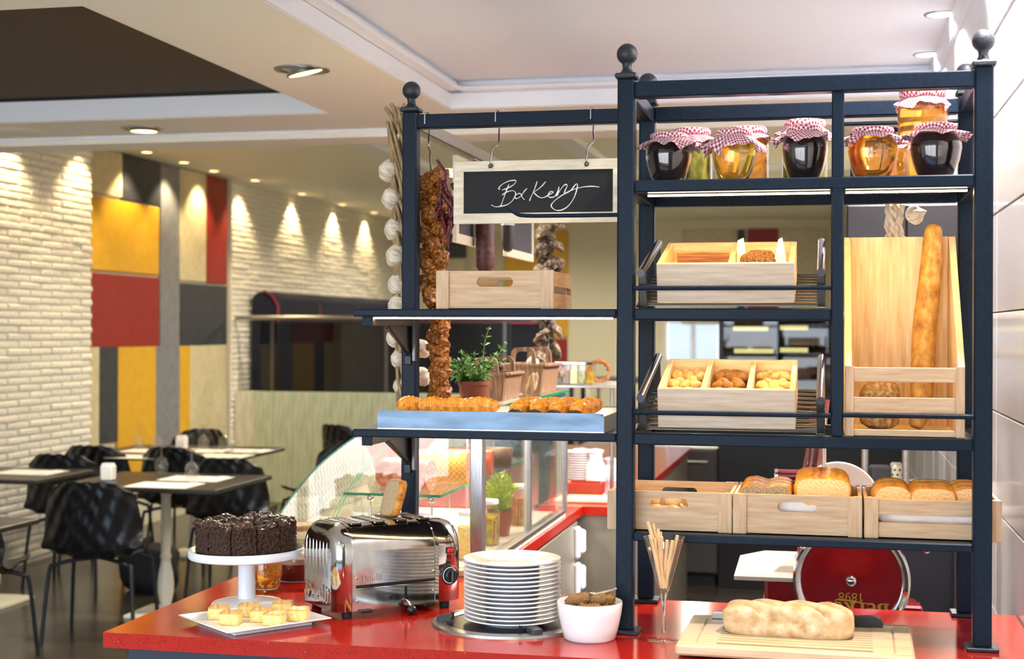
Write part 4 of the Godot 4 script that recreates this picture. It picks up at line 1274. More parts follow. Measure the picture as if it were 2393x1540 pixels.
func cake() -> void:
	var c := on_y(577, 1413, 0.9)
	var o := thing("cake_stand", "white pedestal cake stand carrying the chocolate cake", "cake stand", c)
	o.rotation.z = 0.014
	o.position.y += 0.0013
	obj("foot", lathe(S(), V([0, 0, 0.086, 0, 0.090, 0.003, 0.087, 0.007, 0.060, 0.012, 0.034, 0.016, 0.0, 0.017]), 48, Transform3D(), 0.9), "porcelain_white", o)
	obj("stem", lathe(S(), V([0.0235, 0.015, 0.022, 0.02, 0.0215, 0.05, 0.021, 0.115, 0.023, 0.121]), 32), "porcelain_white", o)
	obj("plate", lathe(S(), V([0, 0.119, 0.135, 0.1195, 0.144, 0.123, 0.1455, 0.128, 0.1455, 0.142, 0.144, 0.1435, 0.1425, 0.142, 0.1415, 0.130, 0.138, 0.1265, 0, 0.126]), 72, Transform3D(), 0.9), "porcelain_white", o)
	# twelve slices
	var n := 12
	var R := 0.126
	var H := 0.074
	var protos := []
	for k in 4:
		var a1 := TAU / n * 0.965
		var topf := func(r: float, a: float) -> float:
			var b := noise.get_noise_3d(r * 3600, a * 260 + k * 300, 5.0)
			var curl := absf(noise.get_noise_3d(r * 2300, a * 240 + k * 170, 90.0))
			return H + 0.006 * b + 0.010 * pow(max(0.0, 1.0 - 3.0 * curl), 1.5) * smoothstep(0.0, 0.02, r)
		var rim := func(a: float, h: float) -> float: return R - 0.003 + 0.007 * noise.get_noise_3d(a * 1500 + k * 50, h * 12000, 0.0) + 0.005 * noise.get_noise_3d(a * 4200, h * 30000, 70.0)
		var t := thing("cake_slice", "wedge of dark chocolate cake with curled frosting on the white stand", "cake slice", Vector3.ZERO, 0.0, "wedges of the chocolate cake")
		var st := S()
		surf(st, 40, 34, func(u: float, v: float) -> Vector3: return Vector3(cos(u * a1), 0, -sin(u * a1)) * rim.call(u * a1, v * H) + Vector3.UP * (v * topf.call(R, u * a1)), false, null, 2)
		for s in [0.0, a1]:
			surf(st, 16, 6, func(u: float, v: float) -> Vector3: return Vector3(cos(s), 0, -sin(s)) * lerpf(0.002, rim.call(s, v * H), u) + Vector3.UP * v * topf.call(u * R, s), s > 0.0, null, 4)
		surf(st, 8, 1, func(u: float, v: float) -> Vector3: return Vector3(cos(u * a1), 0, -sin(u * a1)) * lerpf(0.002, R, v), false, null, 5)
		obj("sponge", st, "chocolate_sponge", t)
		st = S()
		surf(st, 24, 34, func(u: float, v: float) -> Vector3: return Vector3(cos(u * a1), 0, -sin(u * a1)) * lerpf(0.002, rim.call(u * a1, H) + 0.001, v) + Vector3.UP * (topf.call(v * R, u * a1) + 0.0008), true, null, 1)
		rng.seed = 900 + k
		for q in 8:
			var r := 0.046 + 0.070 * sqrt((q + 0.5) / 8.0)
			var half: float = max(0.003, a1 / 2 - 0.019 / r)
			var a := a1 / 2 + rng.randf_range(-half, half)
			var c0: Vector3 = Vector3(cos(a), 0, -sin(a)) * r + Vector3.UP * (topf.call(r, a) + 0.001)
			var big := rng.randf_range(0.7, 1.15)
			blob(st, Vector3(0.015, 0.0085, 0.0095) * big, T(c0, rng.randf_range(-0.5, 0.5), rng.randf() * TAU, rng.randf_range(-0.4, 0.4)), 0.75, 0.9, 400 + q * 13 + k * 71, 0.8, 0.8, 26, 14)
		obj("frosting", st, "frosting", t)
		protos.append(t)
	for i in n:
		var s: Node3D = protos[i] if i < 4 else dup(protos[i % 4], Vector3.ZERO)
		s.transform = o.transform * T(Vector3(0, 0.1267, 0), 0, TAU * i / n + 0.10)

func cheesecake() -> void:
	var a := on_y(436, 1438, 0.915)
	var b := on_y(511, 1484, 0.915)
	var c := on_y(757, 1449, 0.915)
	var o := thing("square_plate", "square white plate of cheesecake cubes", "plate", Vector3.ZERO)
	var u := (c - b)
	var v := (a - b)
	o.position = Vector3((a.x + c.x) / 2, 0.9, (a.z + c.z) / 2)
	o.rotation.y = atan2(-u.z, u.x)
	var w := u.length()
	var d := v.length()
	var st := S()
	var rings := [[0.60, 0.0], [0.66, 0.003], [0.985, 0.0155], [1.0, 0.0165], [0.995, 0.0185], [0.98, 0.0185], [0.78, 0.0085], [0.74, 0.0075]]
	for i in rings.size() - 1:
		st.set_smooth_group(i)
		for k in 4:
			var q := [Vector2(1, 1), Vector2(-1, 1), Vector2(-1, -1), Vector2(1, -1)]
			var p0: Vector2 = q[k]
			var p1: Vector2 = q[(k + 1) % 4]
			var f := func(p: Vector2, r: Array) -> Vector3: return Vector3(p.x * w / 2 * r[0], r[1], -p.y * d / 2 * r[0])
			qd(st, f.call(p0, rings[i]), f.call(p1, rings[i]), f.call(p1, rings[i + 1]), f.call(p0, rings[i + 1]))
	bx2(st, Vector3(-w / 2 * 0.745, 0.0005, -d / 2 * 0.745), Vector3(w / 2 * 0.745, 0.0078, d / 2 * 0.745), 0.001)
	obj("dish", st, "porcelain", o)
	var px := [[478, 531, 1452, "cheesecake cube at the plate's corner, half behind another"], [502, 562, 1465, "cheesecake cube at the plate's front corner"], [546, 602, 1446, "cheesecake cube below the cake stand's foot"], [575, 630, 1458, "cheesecake cube in the middle of the plate"], [602, 665, 1467, "cheesecake cube at the plate's front edge, middle"], [628, 681, 1440, "cheesecake cube at the back, near the toaster"], [665, 718, 1456, "cheesecake cube at the plate's corner by the toaster"]]
	for p in px:
		var at := on_y((p[0] + p[1]) / 2.0, p[2] - 3, 0.908)
		var t := thing("cheesecake_cube", p[3], "cake", Vector3(at.x, 0.908, at.z - 0.018), 0.2 + 0.1 * sin(p[0]))
		var sz := 0.046
		obj("custard", bx(S(), Vector3(0, 0.0145, 0), Vector3(sz, 0.029, sz * 0.9), 0.003), "custard", t)
		var skin := func(u_: float, v_: float) -> Vector3:
			var e := 1.0 - pow(max(absf(u_ - 0.5), absf(v_ - 0.5)) * 2.0, 6)
			return Vector3((u_ - 0.5) * sz * 1.02, 0.0285 + 0.003 * e + 0.0022 * e * noise.get_noise_2d(u_ * 260 + p[0], v_ * 260), (0.5 - v_) * sz * 0.92)
		obj("browned_top", surf(S(), 12, 12, skin), "custard_top", t)

func toaster() -> void:
	# origin: middle of the footprint; x runs along the long side, front (lever side) towards +z
	var fl := on_y(812, 1445, 0.9)
	var br := on_y(725, 1410, 0.9)
	var dir := Vector3(fl.z - br.z, 0, -(fl.x - br.x)).normalized()      # along the long side
	var deep := (br - fl).normalized()
	var o := thing("toaster", "polished steel four slot toaster with one bread slice standing in it", "toaster", fl + dir * 0.135 + deep * 0.092)
	o.rotation.y = atan2(-dir.z, dir.x)
	var L := 0.335
	var D := 0.212
	var y0 := 0.018
	var H := 0.205
	var section := func(grow: float) -> Array:
		var p := []
		var r := 0.068
		p.append(Vector2(-D / 2 - grow, y0)); 
		for i in 11:
			var a: float = PI - PI / 2 * i / 10.0
			p.append(Vector2(-D / 2 + r, y0 + H - r) + Vector2(cos(a), sin(a)) * (r + grow))
		for i in 11:
			var a: float = PI / 2 - PI / 2 * i / 10.0
			p.append(Vector2(D / 2 - r, y0 + H - r) + Vector2(cos(a), sin(a)) * (r + grow))
		p.append(Vector2(D / 2 + grow, y0))
		return p
	var across := T(Vector3.ZERO, 0, PI / 2)          # section x becomes -z, extrusion runs along x
	obj("body", extr(S(), section.call(0.0), L - 0.075, T(Vector3(0.008, 0, 0), 0, PI / 2), 0.3), "polished_steel", o)
	# rounded end caps
	for s in [-1, 1]:
		var st := S()
		var sec: Array = section.call(0.0015)
		var outline := func(k: float) -> Array:      # shrinks towards the outer face with a rounded shoulder
			var q := []
			var sh := 0.030 * (1.0 - sqrt(max(0.0, 1.0 - k * k)))
			for p in sec: q.append(Vector2(p.x * (1.0 - sh * 2 / D), y0 + (p.y - y0) * (1.0 - sh / H)))
			return q
		var len := 0.05 if s < 0 else 0.083
		var steps := 8
		var x0: float = -L / 2 + 0.045 if s < 0 else L / 2 - 0.068
		for i in steps + 1:
			if i == steps: break
			var a: Array = outline.call(float(i) / steps)
			var b: Array = outline.call(float(i + 1) / steps)
			var xa: float = x0 + s * (0.020 + (len - 0.020) * i / steps if i > 0 else 0.0)
			var xb: float = x0 + s * (0.020 + (len - 0.020) * (i + 1) / steps)
			st.set_smooth_group(2)
			for k in sec.size():
				var k2 := (k + 1) % sec.size()
				var q := [Vector3(xa, a[k].y, -a[k].x), Vector3(xb, b[k].y, -b[k].x), Vector3(xb, b[k2].y, -b[k2].x), Vector3(xa, a[k2].y, -a[k2].x)]
				if s < 0: q.reverse()
				qd(st, q[3], q[2], q[1], q[0])
		extr(st, outline.call(1.0), 0.001, T(Vector3(x0 + s * (len - 0.0002), 0, 0), 0, PI / 2), 0.3)
		obj("end_cap", st, "polished_steel", o)
		obj("seam_band", extr(S(), section.call(0.0028), 0.010, T(Vector3(x0 + s * 0.003, 0, 0), 0, PI / 2), 0.3), "polished_steel", o)
	# cooling ribs and pressed name on the end
	var xe := -L / 2 - 0.0055
	for k in 7:
		var z := -0.066 + 0.020 * k
		var rib := [Vector3(xe + 0.0005, 0.095 + 0.006 * absf(k - 3.0) * 0.0, z), Vector3(xe - 0.0003, 0.12, z), Vector3(xe - 0.0003, 0.165, z), Vector3(xe + 0.003, 0.186, z), Vector3(xe + 0.016, 0.207, z), Vector3(xe + 0.038, 0.2225, z)]
		obj("rib", tube(S(), smooth_path(rib, 4), 0.0014, 8), "polished_steel", o)
	text("raised_name", "Dualit", 0.058, 0.004, "polished_steel", o, T(Vector3(xe - 0.0002, 0.052, 0.0), 0, -PI / 2))
	text("raised_name", "Dualit", 0.022, 0.002, "polished_steel", o, T(Vector3(-0.075, 0.095, D / 2 + 0.0005), 0, 0, 0))
	# lever side: strip, slot, lever with ball, crumb tray tabs, screws
	obj("dark_groove", bx2(S(), Vector3(-L / 2 + 0.045, 0.074, D / 2 - 0.001), Vector3(L / 2 - 0.066, 0.080, D / 2 + 0.0012), 0.0), "black_plastic", o)
	obj("trim_strip", bx2(S(), Vector3(-L / 2 + 0.045, 0.068, D / 2 - 0.001), Vector3(L / 2 - 0.066, 0.0738, D / 2 + 0.003), 0.001), "chrome", o)
	obj("lower_plate", bx2(S(), Vector3(-L / 2 + 0.045, 0.022, D / 2 - 0.001), Vector3(L / 2 - 0.066, 0.0678, D / 2 + 0.0016), 0.0), "polished_steel", o)
	obj("lever_slot", bx2(S(), Vector3(0.012, 0.028, D / 2 + 0.001), Vector3(0.019, 0.066, D / 2 + 0.0024), 0.0), "black_plastic", o)
	var lv := obj("lever", tube(S(), smooth_path([Vector3(0.0155, 0.034, D / 2), Vector3(0.0155, 0.031, D / 2 + 0.018), Vector3(0.018, 0.018, D / 2 + 0.026)], 4), 0.0028, 8), "chrome", o)
	obj("lever_knob", blob(S(), Vector3(0.0115, 0.0115, 0.0115), T(Vector3(0.0185, 0.0125, D / 2 + 0.028))), "black_plastic", lv)
	for x in [-0.095, 0.080]:
		obj("crumb_tray_tab", bx(S(), Vector3(x, 0.0165, D / 2 + 0.004), Vector3(0.034, 0.008, 0.014), 0.003), "black_plastic", o)
	for p in [[-L / 2 + 0.05, 0.098], [-L / 2 + 0.05, 0.042], [L / 2 - 0.074, 0.098], [L / 2 - 0.074, 0.050]]:
		obj("screw", blob(S(), Vector3(0.0038, 0.0038, 0.0022), T(Vector3(p[0], p[1], D / 2 + 0.0018))), "chrome", o)
	# control end: switch, timer
	var zc := D / 2 + 0.0016
	var xk := L / 2 - 0.026
	obj("switch_frame", bx2(S(), Vector3(xk - 0.014, 0.138, zc - 0.004), Vector3(xk + 0.012, 0.153, zc + 0.0015), 0.001), "black_plastic", o)
	obj("switch", bx2(S(), Vector3(xk - 0.010, 0.1405, zc + 0.0012), Vector3(xk + 0.008, 0.1505, zc + 0.004), 0.001), "red_switch", o)
	var dial := obj("timer_dial", cyl(S(), Vector3.ZERO, 0.0245, 0.003, 40, 0.001, T(Vector3(xk - 0.002, 0.083, zc - 0.0012), PI / 2)), "black_plastic", o)
	var marks := S()
	for k in 22:
		var a := deg_to_rad(-60 + k * 300.0 / 21)
		bx(marks, Vector3(0, 0.0195, 0), Vector3(0.0046, 0.0022, 0.0008), 0.0, T(Vector3(xk - 0.002, 0.083, zc + 0.002), 0, 0, a))
	obj("dial_marks", marks, "enamel_white", dial)
	obj("dial_knob", cyl(S(), Vector3.ZERO, 0.0165, 0.012, 32, 0.002, T(Vector3(xk - 0.002, 0.083, zc + 0.0016), PI / 2)), "black_plastic", dial)
	obj("knob_grip", bx(S(), Vector3(xk - 0.002, 0.083, zc + 0.017), Vector3(0.011, 0.031, 0.010), 0.003, Transform3D()), "black_plastic", dial)
	obj("indicator", cyl(S(), Vector3.ZERO, 0.003, 0.001, 16, 0.0002, T(Vector3(xk - 0.002, 0.115, zc - 0.0005), PI / 2)), "black_plastic", o)
	# slots on top
	var yt := y0 + H
	for k in 4:
		var x := -0.098 + 0.063 * k
		obj("slot", bx2(S(), Vector3(x - 0.013, yt - 0.003, -0.066), Vector3(x + 0.013, yt + 0.0012, 0.066), 0.001), "slot_dark", o)
		for s in [-1, 1]:
			obj("slot_lip", bx2(S(), Vector3(x + s * 0.013, yt - 0.001, -0.068), Vector3(x + s * 0.017, yt + 0.0022, 0.068), 0.001), "polished_steel", o)
		var wires := S()
		for q in 6: tube(wires, [Vector3(x - 0.012, yt + 0.0018, -0.055 + 0.022 * q), Vector3(x + 0.012, yt + 0.0018, -0.055 + 0.022 * q)], 0.0009, 5)
		obj("slot_wires", wires, "chrome", o)
	for p in [[-0.135, 0.088], [0.135, 0.088], [-0.135, -0.088], [0.135, -0.088]]:
		obj("foot", cyl(S(), Vector3(p[0], 0, p[1]), 0.0125, 0.0195, 20, 0.002), "black_rubber", o)
	# the slice in the third slot
	var br2 := bread_slice(0.104, 0.098, 0.021, "square")
	tag(br2, "toast slice standing crooked in the toaster slot", "bread slice")
	br2.transform = o.transform * T(Vector3(0.028, yt - 0.004, -0.012), 0, PI / 2, 0) * T(Vector3.ZERO, 0.30, -0.15, -0.12)
	br2.position.y += 0.003

func plates() -> void:
	var c := on_y(1197, 1452, 0.905)
	var d := thing("plate_dispenser", "steel ring of a plate dispenser sunk in the worktop", "plate dispenser", Vector3(c.x - 0.010, 0.9, c.z))
	obj("ring", lathe(S(), V([0.182, 0.0, 0.180, 0.006, 0.165, 0.008, 0.152, 0.007, 0.148, 0.003, 0.148, 0.0]), 64), "brushed_steel", d)
	obj("well", lathe(S(), V([0.148, 0.0008, 0.0, 0.0008]), 48), "black_plastic", d)
	for a in [PI * 0.92, PI * 0.30, PI * 1.6]:
		obj("guide", bx(S(), Vector3(0.152, 0.012, 0), Vector3(0.036, 0.014, 0.026), 0.002, T(Vector3.ZERO, 0, -a)), "guide_plastic", d)
		var sp := S()
		var coil := []
		for k in 60: coil.append(Vector3(0.132 + 0.004 * cos(k * 0.9), 0.004 + 0.0003 * k, 0.026 + 0.004 * sin(k * 0.9)))
		tube(sp, coil, 0.0009, 5, true, T(Vector3.ZERO, 0, -a))
		obj("spring", sp, "black_iron", d)
	var p := thing("dinner_plate", "white porcelain plate in the tall stack held by the steel ring", "plate", c, 0.0, "stacked white plates")
	var R := 0.1165
	obj("plate_body", lathe(S(), V([0, 0.0, R * 0.56, 0.0, R * 0.58, 0.003, R * 0.66, 0.006, R * 0.97, 0.0145, R, 0.0165, R * 0.995, 0.0188, R * 0.97, 0.0188, R * 0.70, 0.0105, R * 0.60, 0.006, 0, 0.0052]), 64, Transform3D(), 0.9), "porcelain", p)
	var n := 15
	rng.seed = 77
	for i in n:
		var q: Node3D = p if i == 0 else dup(p, c)
		q.position = Vector3(c.x + rng.randf_range(-0.0012, 0.0012), 0.9014 + 0.00985 * i, c.z + rng.randf_range(-0.0012, 0.0012))
		if i == n - 1: q.set_meta("label", "topmost white porcelain plate of the stack, its face bare")

func bowl_and_glass() -> void:
	var c := on_y(1378, 1492, 0.9)
	var o := thing("white_bowl", "round white porcelain bowl of crumbly brown spread", "bowl", c)
	obj("bowl_body", lathe(S(), V([0, 0.0, 0.055, 0.0, 0.059, 0.004, 0.066, 0.03, 0.072, 0.06, 0.0745, 0.082, 0.0735, 0.0855, 0.0705, 0.0855, 0.0685, 0.080, 0.066, 0.062, 0, 0.060]), 64, Transform3D(), 0.9), "porcelain", o)
	var sp := S()
	surf(sp, 60, 16, func(u: float, v: float) -> Vector3:
		var a := TAU * u
		var r := 0.0668 * v
		var p := Vector3(cos(a) * r, 0, -sin(a) * r)
		p.y = 0.073 + 0.009 * (1.0 - v * v) + (1.0 - pow(v, 6)) * (0.014 * max(0.0, noise.get_noise_2d(p.x * 3000 + 40, p.z * 3000)) + 0.004 * noise.get_noise_2d(p.x * 9000, p.z * 9000))
		return p
	, true)
	for k in [[-0.024, 0.012, 0.3, 0.030], [0.018, 0.006, -0.4, 0.024], [0.040, -0.006, 0.9, 0.018]]:
		blob(sp, Vector3(k[3], 0.013, 0.014), T(Vector3(k[0], 0.090, k[1]), 0.1, k[2], 0.2), 0.28, 2.4, int(k[3] * 1000), 0.8, 0.8, 34, 18)
	var s := obj("brown_spread", sp, "brown_paste")
	s.position = c
	tag(s, "crumbly brown spread heaped in the white bowl", "spread")
	var t := thing("serving_tongs", "small steel tongs resting in the brown spread", "tongs", c)
	for k in [-1, 1]:
		obj("arm", tube(S(), smooth_path([Vector3(0.002, 0.104, 0.004 * k + 0.004), Vector3(0.02, 0.103, 0.006 * k), Vector3(0.045, 0.109, 0.004 * k - 0.01), Vector3(0.058, 0.113, -0.016)], 4), [0.0045] + range(11).map(func(_i): return 0.0022) + [0.003], 8), "chrome", t)
	# fluted glass of breadsticks
	var g := on_y(1551, 1497, 0.9)
	var f := thing("flute_glass", "tall conical glass on a thin stem holding breadsticks", "glass", g)
	obj("foot", lathe(S(), V([0, 0, 0.036, 0.0, 0.037, 0.0015, 0.020, 0.004, 0.008, 0.009, 0.0045, 0.018]), 40, Transform3D(), 1.2), "clear_glass", f)
	obj("stem", lathe(S(), V([0.0045, 0.018, 0.0032, 0.045, 0.0036, 0.075, 0.0065, 0.094, 0.0085, 0.108, 0, 0.108]), 28, Transform3D(), 1.2), "solid_glass", f)
	obj("cup", lathe(S(), V([0, 0.1085, 0.010, 0.110, 0.0165, 0.128, 0.046, 0.232, 0.0468, 0.2335, 0.0455, 0.2332, 0.0155, 0.128, 0.009, 0.1115, 0, 0.1105]), 44, Transform3D(), 1.2), "clear_glass", f)
	var sticks := [[-0.036, 0.268, 0.010, 0.0], [-0.026, 0.262, -0.004, 0.6], [-0.013, 0.252, 0.006, 1.4], [-0.030, 0.240, 0.018, 2.1], [-0.020, 0.232, 0.012, 2.8], [-0.004, 0.236, 0.014, 3.5], [0.008, 0.228, 0.010, 4.2], [0.030, 0.238, -0.004, 5.0], [0.020, 0.228, 0.012, 5.6], [-0.010, 0.244, -0.012, 1.0]]
	for k in sticks:
		var foot := Vector3(cos(k[3]) * 0.006, 0.119, sin(k[3]) * 0.006)
		var head := Vector3(k[0], k[1], k[2])
		var mid := foot.lerp(head, 0.5) + Vector3(0.0015 * cos(k[3] * 3), 0, 0.0015)
		var b := obj("breadstick", tube(S(), [foot, mid, head], [0.0032, 0.0045, 0.0038], 10), "breadstick")
		b.position = g
		tag(b, "thin pale breadstick standing in the tall conical glass", "breadstick", "breadsticks in the glass")

func board() -> void:
	var a := on_y(1583, 1500, 0.93)
	var b := on_y(2143, 1540, 0.93)
	var c := on_y(2108, 1448, 0.93)
	var o := thing("bread_board", "pale wooden bread board with a slatted crumb grid on the worktop", "board", Vector3(-0.064, 0.9, -3.225))
	o.rotation.y = -0.02
	var w := 0.495
	var d := 0.335
	var st := S()
	for z in [-1, 1]: bx2(st, Vector3(-w / 2, 0.006, z * d / 2), Vector3(w / 2, 0.030, z * (d / 2 - 0.030)), 0.005)
	for x in [-1, 1]: bx2(st, Vector3(x * w / 2, 0.006, -d / 2 + 0.0302), Vector3(x * (w / 2 - 0.042), 0.030, d / 2 - 0.0302), 0.005)
	obj("frame", st, "board_wood", o)
	for x in [-0.22, 0.22]:
		for z in [-0.14, 0.14]: obj("foot", cyl(S(), Vector3(x, 0, z), 0.010, 0.007, 16, 0.001), "black_rubber", o)
	obj("crumb_tray", bx2(S(), Vector3(-w / 2 + 0.0422, 0.009, -d / 2 + 0.0302), Vector3(w / 2 - 0.0422, 0.015, d / 2 - 0.0302), 0.0), "board_dark", o)
	for k in 10:
		var z := -d / 2 + 0.062 + k * 0.0238
		obj("slat", bx2(S(), Vector3(-w / 2 + 0.0424, 0.017, z - 0.0094), Vector3(w / 2 - 0.0424, 0.0292, z + 0.0094), 0.0015), "board_wood", o)
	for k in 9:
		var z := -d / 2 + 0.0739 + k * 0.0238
		obj("slat_gap_shade", bx2(S(), Vector3(-w / 2 + 0.0424, 0.0165, z - 0.0022), Vector3(w / 2 - 0.0424, 0.0288, z + 0.0022), 0.0), "board_dark", o)  # solid dark bars put the shade of the slat gaps into colour
	for x in [-1, 1]:
		obj("slat_end", bx2(S(), Vector3(x * (w / 2 - 0.0424), 0.0175, -d / 2 + 0.0515), Vector3(x * (w / 2 - 0.085), 0.0297, d / 2 - 0.0308), 0.001), "board_wood", o)
	obj("knife_rest", bx2(S(), Vector3(-w / 2 + 0.0424, 0.012, -d / 2 + 0.0304), Vector3(w / 2 - 0.0424, 0.0255, -d / 2 + 0.051), 0.001), "board_wood", o)
	# loaf
	var loaf_f := func(p: Vector3, dd: Vector3) -> Vector3:
		if dd.y > -0.2:
			for s in 4:
				var line := p.x - p.z * 1.3 - (-0.115 + s * 0.072)
				var near := exp(-pow(line / 0.008, 2))
				p.y -= 0.017 * near * smoothstep(-0.2, 0.5, dd.y)
				p.y += 0.005 * exp(-pow((line - 0.028) / 0.020, 2)) * smoothstep(0.0, 0.6, dd.y)
		if p.y < -0.028: p.y = -0.028
		return p
	var l := obj("bread_loaf", blob(S(), Vector3(0.142, 0.038, 0.050), Transform3D(), 0.035, 0.9, 5, 0.5, 0.42, 110, 50, loaf_f), "pale_crust")
	l.transform = T(Vector3(-0.082, 0.9572, -3.232), 0, -0.035, 0)
	tag(l, "floury slashed loaf lying on the slatted bread board", "bread loaf")
	# knife behind the loaf
	var k := thing("bread_knife", "bread knife with black handle lying in the board's knife rest", "knife", Vector3(-0.064, 0.9258, -3.351))
	k.rotation.y = -0.02
	obj("blade", bx2(S(), Vector3(-0.195, 0.0, -0.001), Vector3(0.075, 0.022, 0.0012), 0.0005), "chrome", k)
	obj("handle", extr(S(), V([0.07, 0.0, 0.17, -0.002, 0.187, 0.002, 0.190, 0.012, 0.184, 0.024, 0.165, 0.028, 0.12, 0.026, 0.07, 0.026]), 0.020, Transform3D(), 0.9), "black_plastic", k)

# ================================================================= glass delicatessen case
func deli_case() -> void:
	var z0 := -3.93
	var z1 := -5.29
	var curve := smooth_path([Vector3(-1.612, 0.925, 0), Vector3(-1.598, 0.98, 0), Vector3(-1.553, 1.062, 0), Vector3(-1.49, 1.145, 0), Vector3(-1.42, 1.217, 0), Vector3(-1.325, 1.288, 0), Vector3(-1.22, 1.342, 0), Vector3(-1.12, 1.366, 0)], 4)
	var o := thing("deli_case", "curved glass delicatessen case with steel pillars on the red worktop", "display case", Vector3.ZERO)
	obj("base", bx2(S(), Vector3(-1.62, 0.9002, z1), Vector3(-0.955, 0.918, z0), 0.002), "enamel_cream", o)
	obj("perforated_floor", bx2(S(), Vector3(-1.56, 0.9185, z1 + 0.03), Vector3(-0.99, 0.9215, z0 - 0.03), 0.0), "perforated", o)
	var st := S()
	bx2(st, Vector3(-1.14, 1.366, z1), Vector3(-0.945, 1.376, z0), 0.002)
	obj("top_sheet", st, "case_glass", o)
	obj("top_edge", bx2(S(), Vector3(-0.9449, 1.3662, z1), Vector3(-0.942, 1.3758, z0), 0.0), "glass_edge", o)
	# pillars and runners
	for z in [z0 - 0.001, z1 + 0.041]:
		obj("pillar", bx2(S(), Vector3(-0.985, 0.9185, z - 0.04), Vector3(-0.947, 1.3655, z), 0.003), "pillar_steel", o)
	obj("pillar", bx2(S(), Vector3(-0.975, 0.93, -4.66), Vector3(-0.955, 1.3655, -4.63), 0.002), "pillar_steel", o)
	for y in [0.9183, 1.352]:
		obj("door_runner", bx2(S(), Vector3(-0.982, y, z1 + 0.042), Vector3(-0.948, y + 0.0135, z0 - 0.042), 0.001), "brushed_steel", o)
	for k in 2:
		var a: float = z0 - 0.05 - k * 0.60
		var d := obj("sliding_door", bx2(S(), Vector3(-0.966 + 0.008 * k, 0.933, a - 0.66), Vector3(-0.962 + 0.008 * k, 1.351, a), 0.0), "case_glass", o)
		obj("door_edge", bx2(S(), Vector3(-0.968 + 0.008 * k, 0.933, a - 0.668), Vector3(-0.960 + 0.008 * k, 1.351, a - 0.66), 0.001), "brushed_steel", d)
	# end glass, curved glass, green edges
	var poly := []
	for p in curve: poly.append(Vector2(p.x, p.y))
	poly.append(Vector2(-0.99, 1.366)); poly.append(Vector2(-0.99, 0.925))
	obj("end_pane", extr(S(), poly, 0.005, T(Vector3(0, 0, z0 - 0.004))), "case_glass", o)
	obj("end_pane", extr(S(), poly, 0.005, T(Vector3(0, 0, z1 + 0.004))), "case_glass", o)
	var nn := curve.size() - 1
	var bent := func(u: float, v: float) -> Vector3:
		var x := v * nn
		var i: int = min(int(x), nn - 1)
		var p: Vector3 = curve[i].lerp(curve[i + 1], x - i)
		return Vector3(p.x, p.y, lerpf(z1 + 0.012, z0 - 0.012, u))
	obj("curved_pane", surf(S(), 2, nn, bent), "case_glass", o)
	for z in [z0 - 0.004, -4.52, -4.56]:
		var pts := []
		for p in curve: pts.append(Vector3(p.x - 0.001, p.y + 0.001, z))
		obj("pane_edge", tube(S(), pts, 0.0032, 6), "glass_edge", o)
	var sh := obj("glass_shelf", bx2(S(), Vector3(-1.37, 1.118, -5.2), Vector3(-1.08, 1.126, -3.96), 0.0), "case_glass", o)
	for e in [[Vector3(-1.37, 1.1182, -3.961), Vector3(-1.08, 1.1258, -3.958)], [Vector3(-1.081, 1.1182, -5.2), Vector3(-1.078, 1.1258, -3.962)]]:
		obj("shelf_edge", bx2(S(), e[0], e[1], 0.0), "glass_edge", sh)
	for p in [[-1.30, -4.0], [-1.115, -4.0], [-1.30, -4.9], [-1.115, -4.9]]:
		var b := obj("shelf_support", blob(S(), Vector3(0.011, 0.011, 0.011), T(Vector3(p[0], 1.107, p[1]))), "chrome", o)
		obj("support_rod", cyl(S(), Vector3(p[0], 0.921, p[1]), 0.003, 0.18, 10), "chrome", b)
	obj("led_strip", bx2(S(), Vector3(-1.125, 1.358, z1 + 0.08), Vector3(-1.105, 1.3655, z0 - 0.08), 0.0), "led_white", o)
	area(o, Vector3(-1.115, 1.354, (z0 + z1) / 2), Vector2(0.02, 1.15), Color(1.0, 0.93, 0.66), 0.36, Vector3(-0.25, -1, 0).normalized())
	# cured meats on the glass shelf
	var y := 1.1262
	var ham := [["cooked_ham", "fat ham log with a pale marbled cut face on the glass shelf", Vector3(-1.215, y + 0.047, -4.06), 0.0, 0.047, 0.085, "ham", -0.12], ["cooked_ham", "netted golden ham log behind the cut one on the glass shelf", Vector3(-1.17, y + 0.052, -4.26), 0.0, 0.052, 0.095, "netted_ham", 0.1], ["cured_sausage", "red cured sausage lying behind the ham logs", Vector3(-1.165, y + 0.042, -4.50), 0.0, 0.042, 0.11, "salmon_skin", 0.1], ["cured_sausage", "dark brown cured sausage at the back of the glass shelf", Vector3(-1.16, y + 0.038, -4.72), 0.0, 0.038, 0.12, "sausage_dark", 0.15]]
	for h in ham:
		var t := thing(h[0], h[1], "meat", h[2], h[7])
		var r: float = h[4]
		var l: float = h[5]
		obj("log", lathe(S(), V([0.0, -l, r * 0.5, -l * 0.99, r * 0.85, -l * 0.9, r, -l * 0.7, r * 1.0, 0, r, l * 0.6, r * 0.97, l * 0.98, r * 0.95, l]), 36, T(Vector3.ZERO, 0, 0, -PI / 2)), h[6], t)
		obj("cut_face", lathe(S(), V([r * 0.95, l, 0, l + 0.001]), 36, T(Vector3.ZERO, 0, 0, -PI / 2)), "ham_cut" if h[0] == "cooked_ham" else h[6], t)
	# jars, cheese and a herb on the case floor
	var low := 0.9217
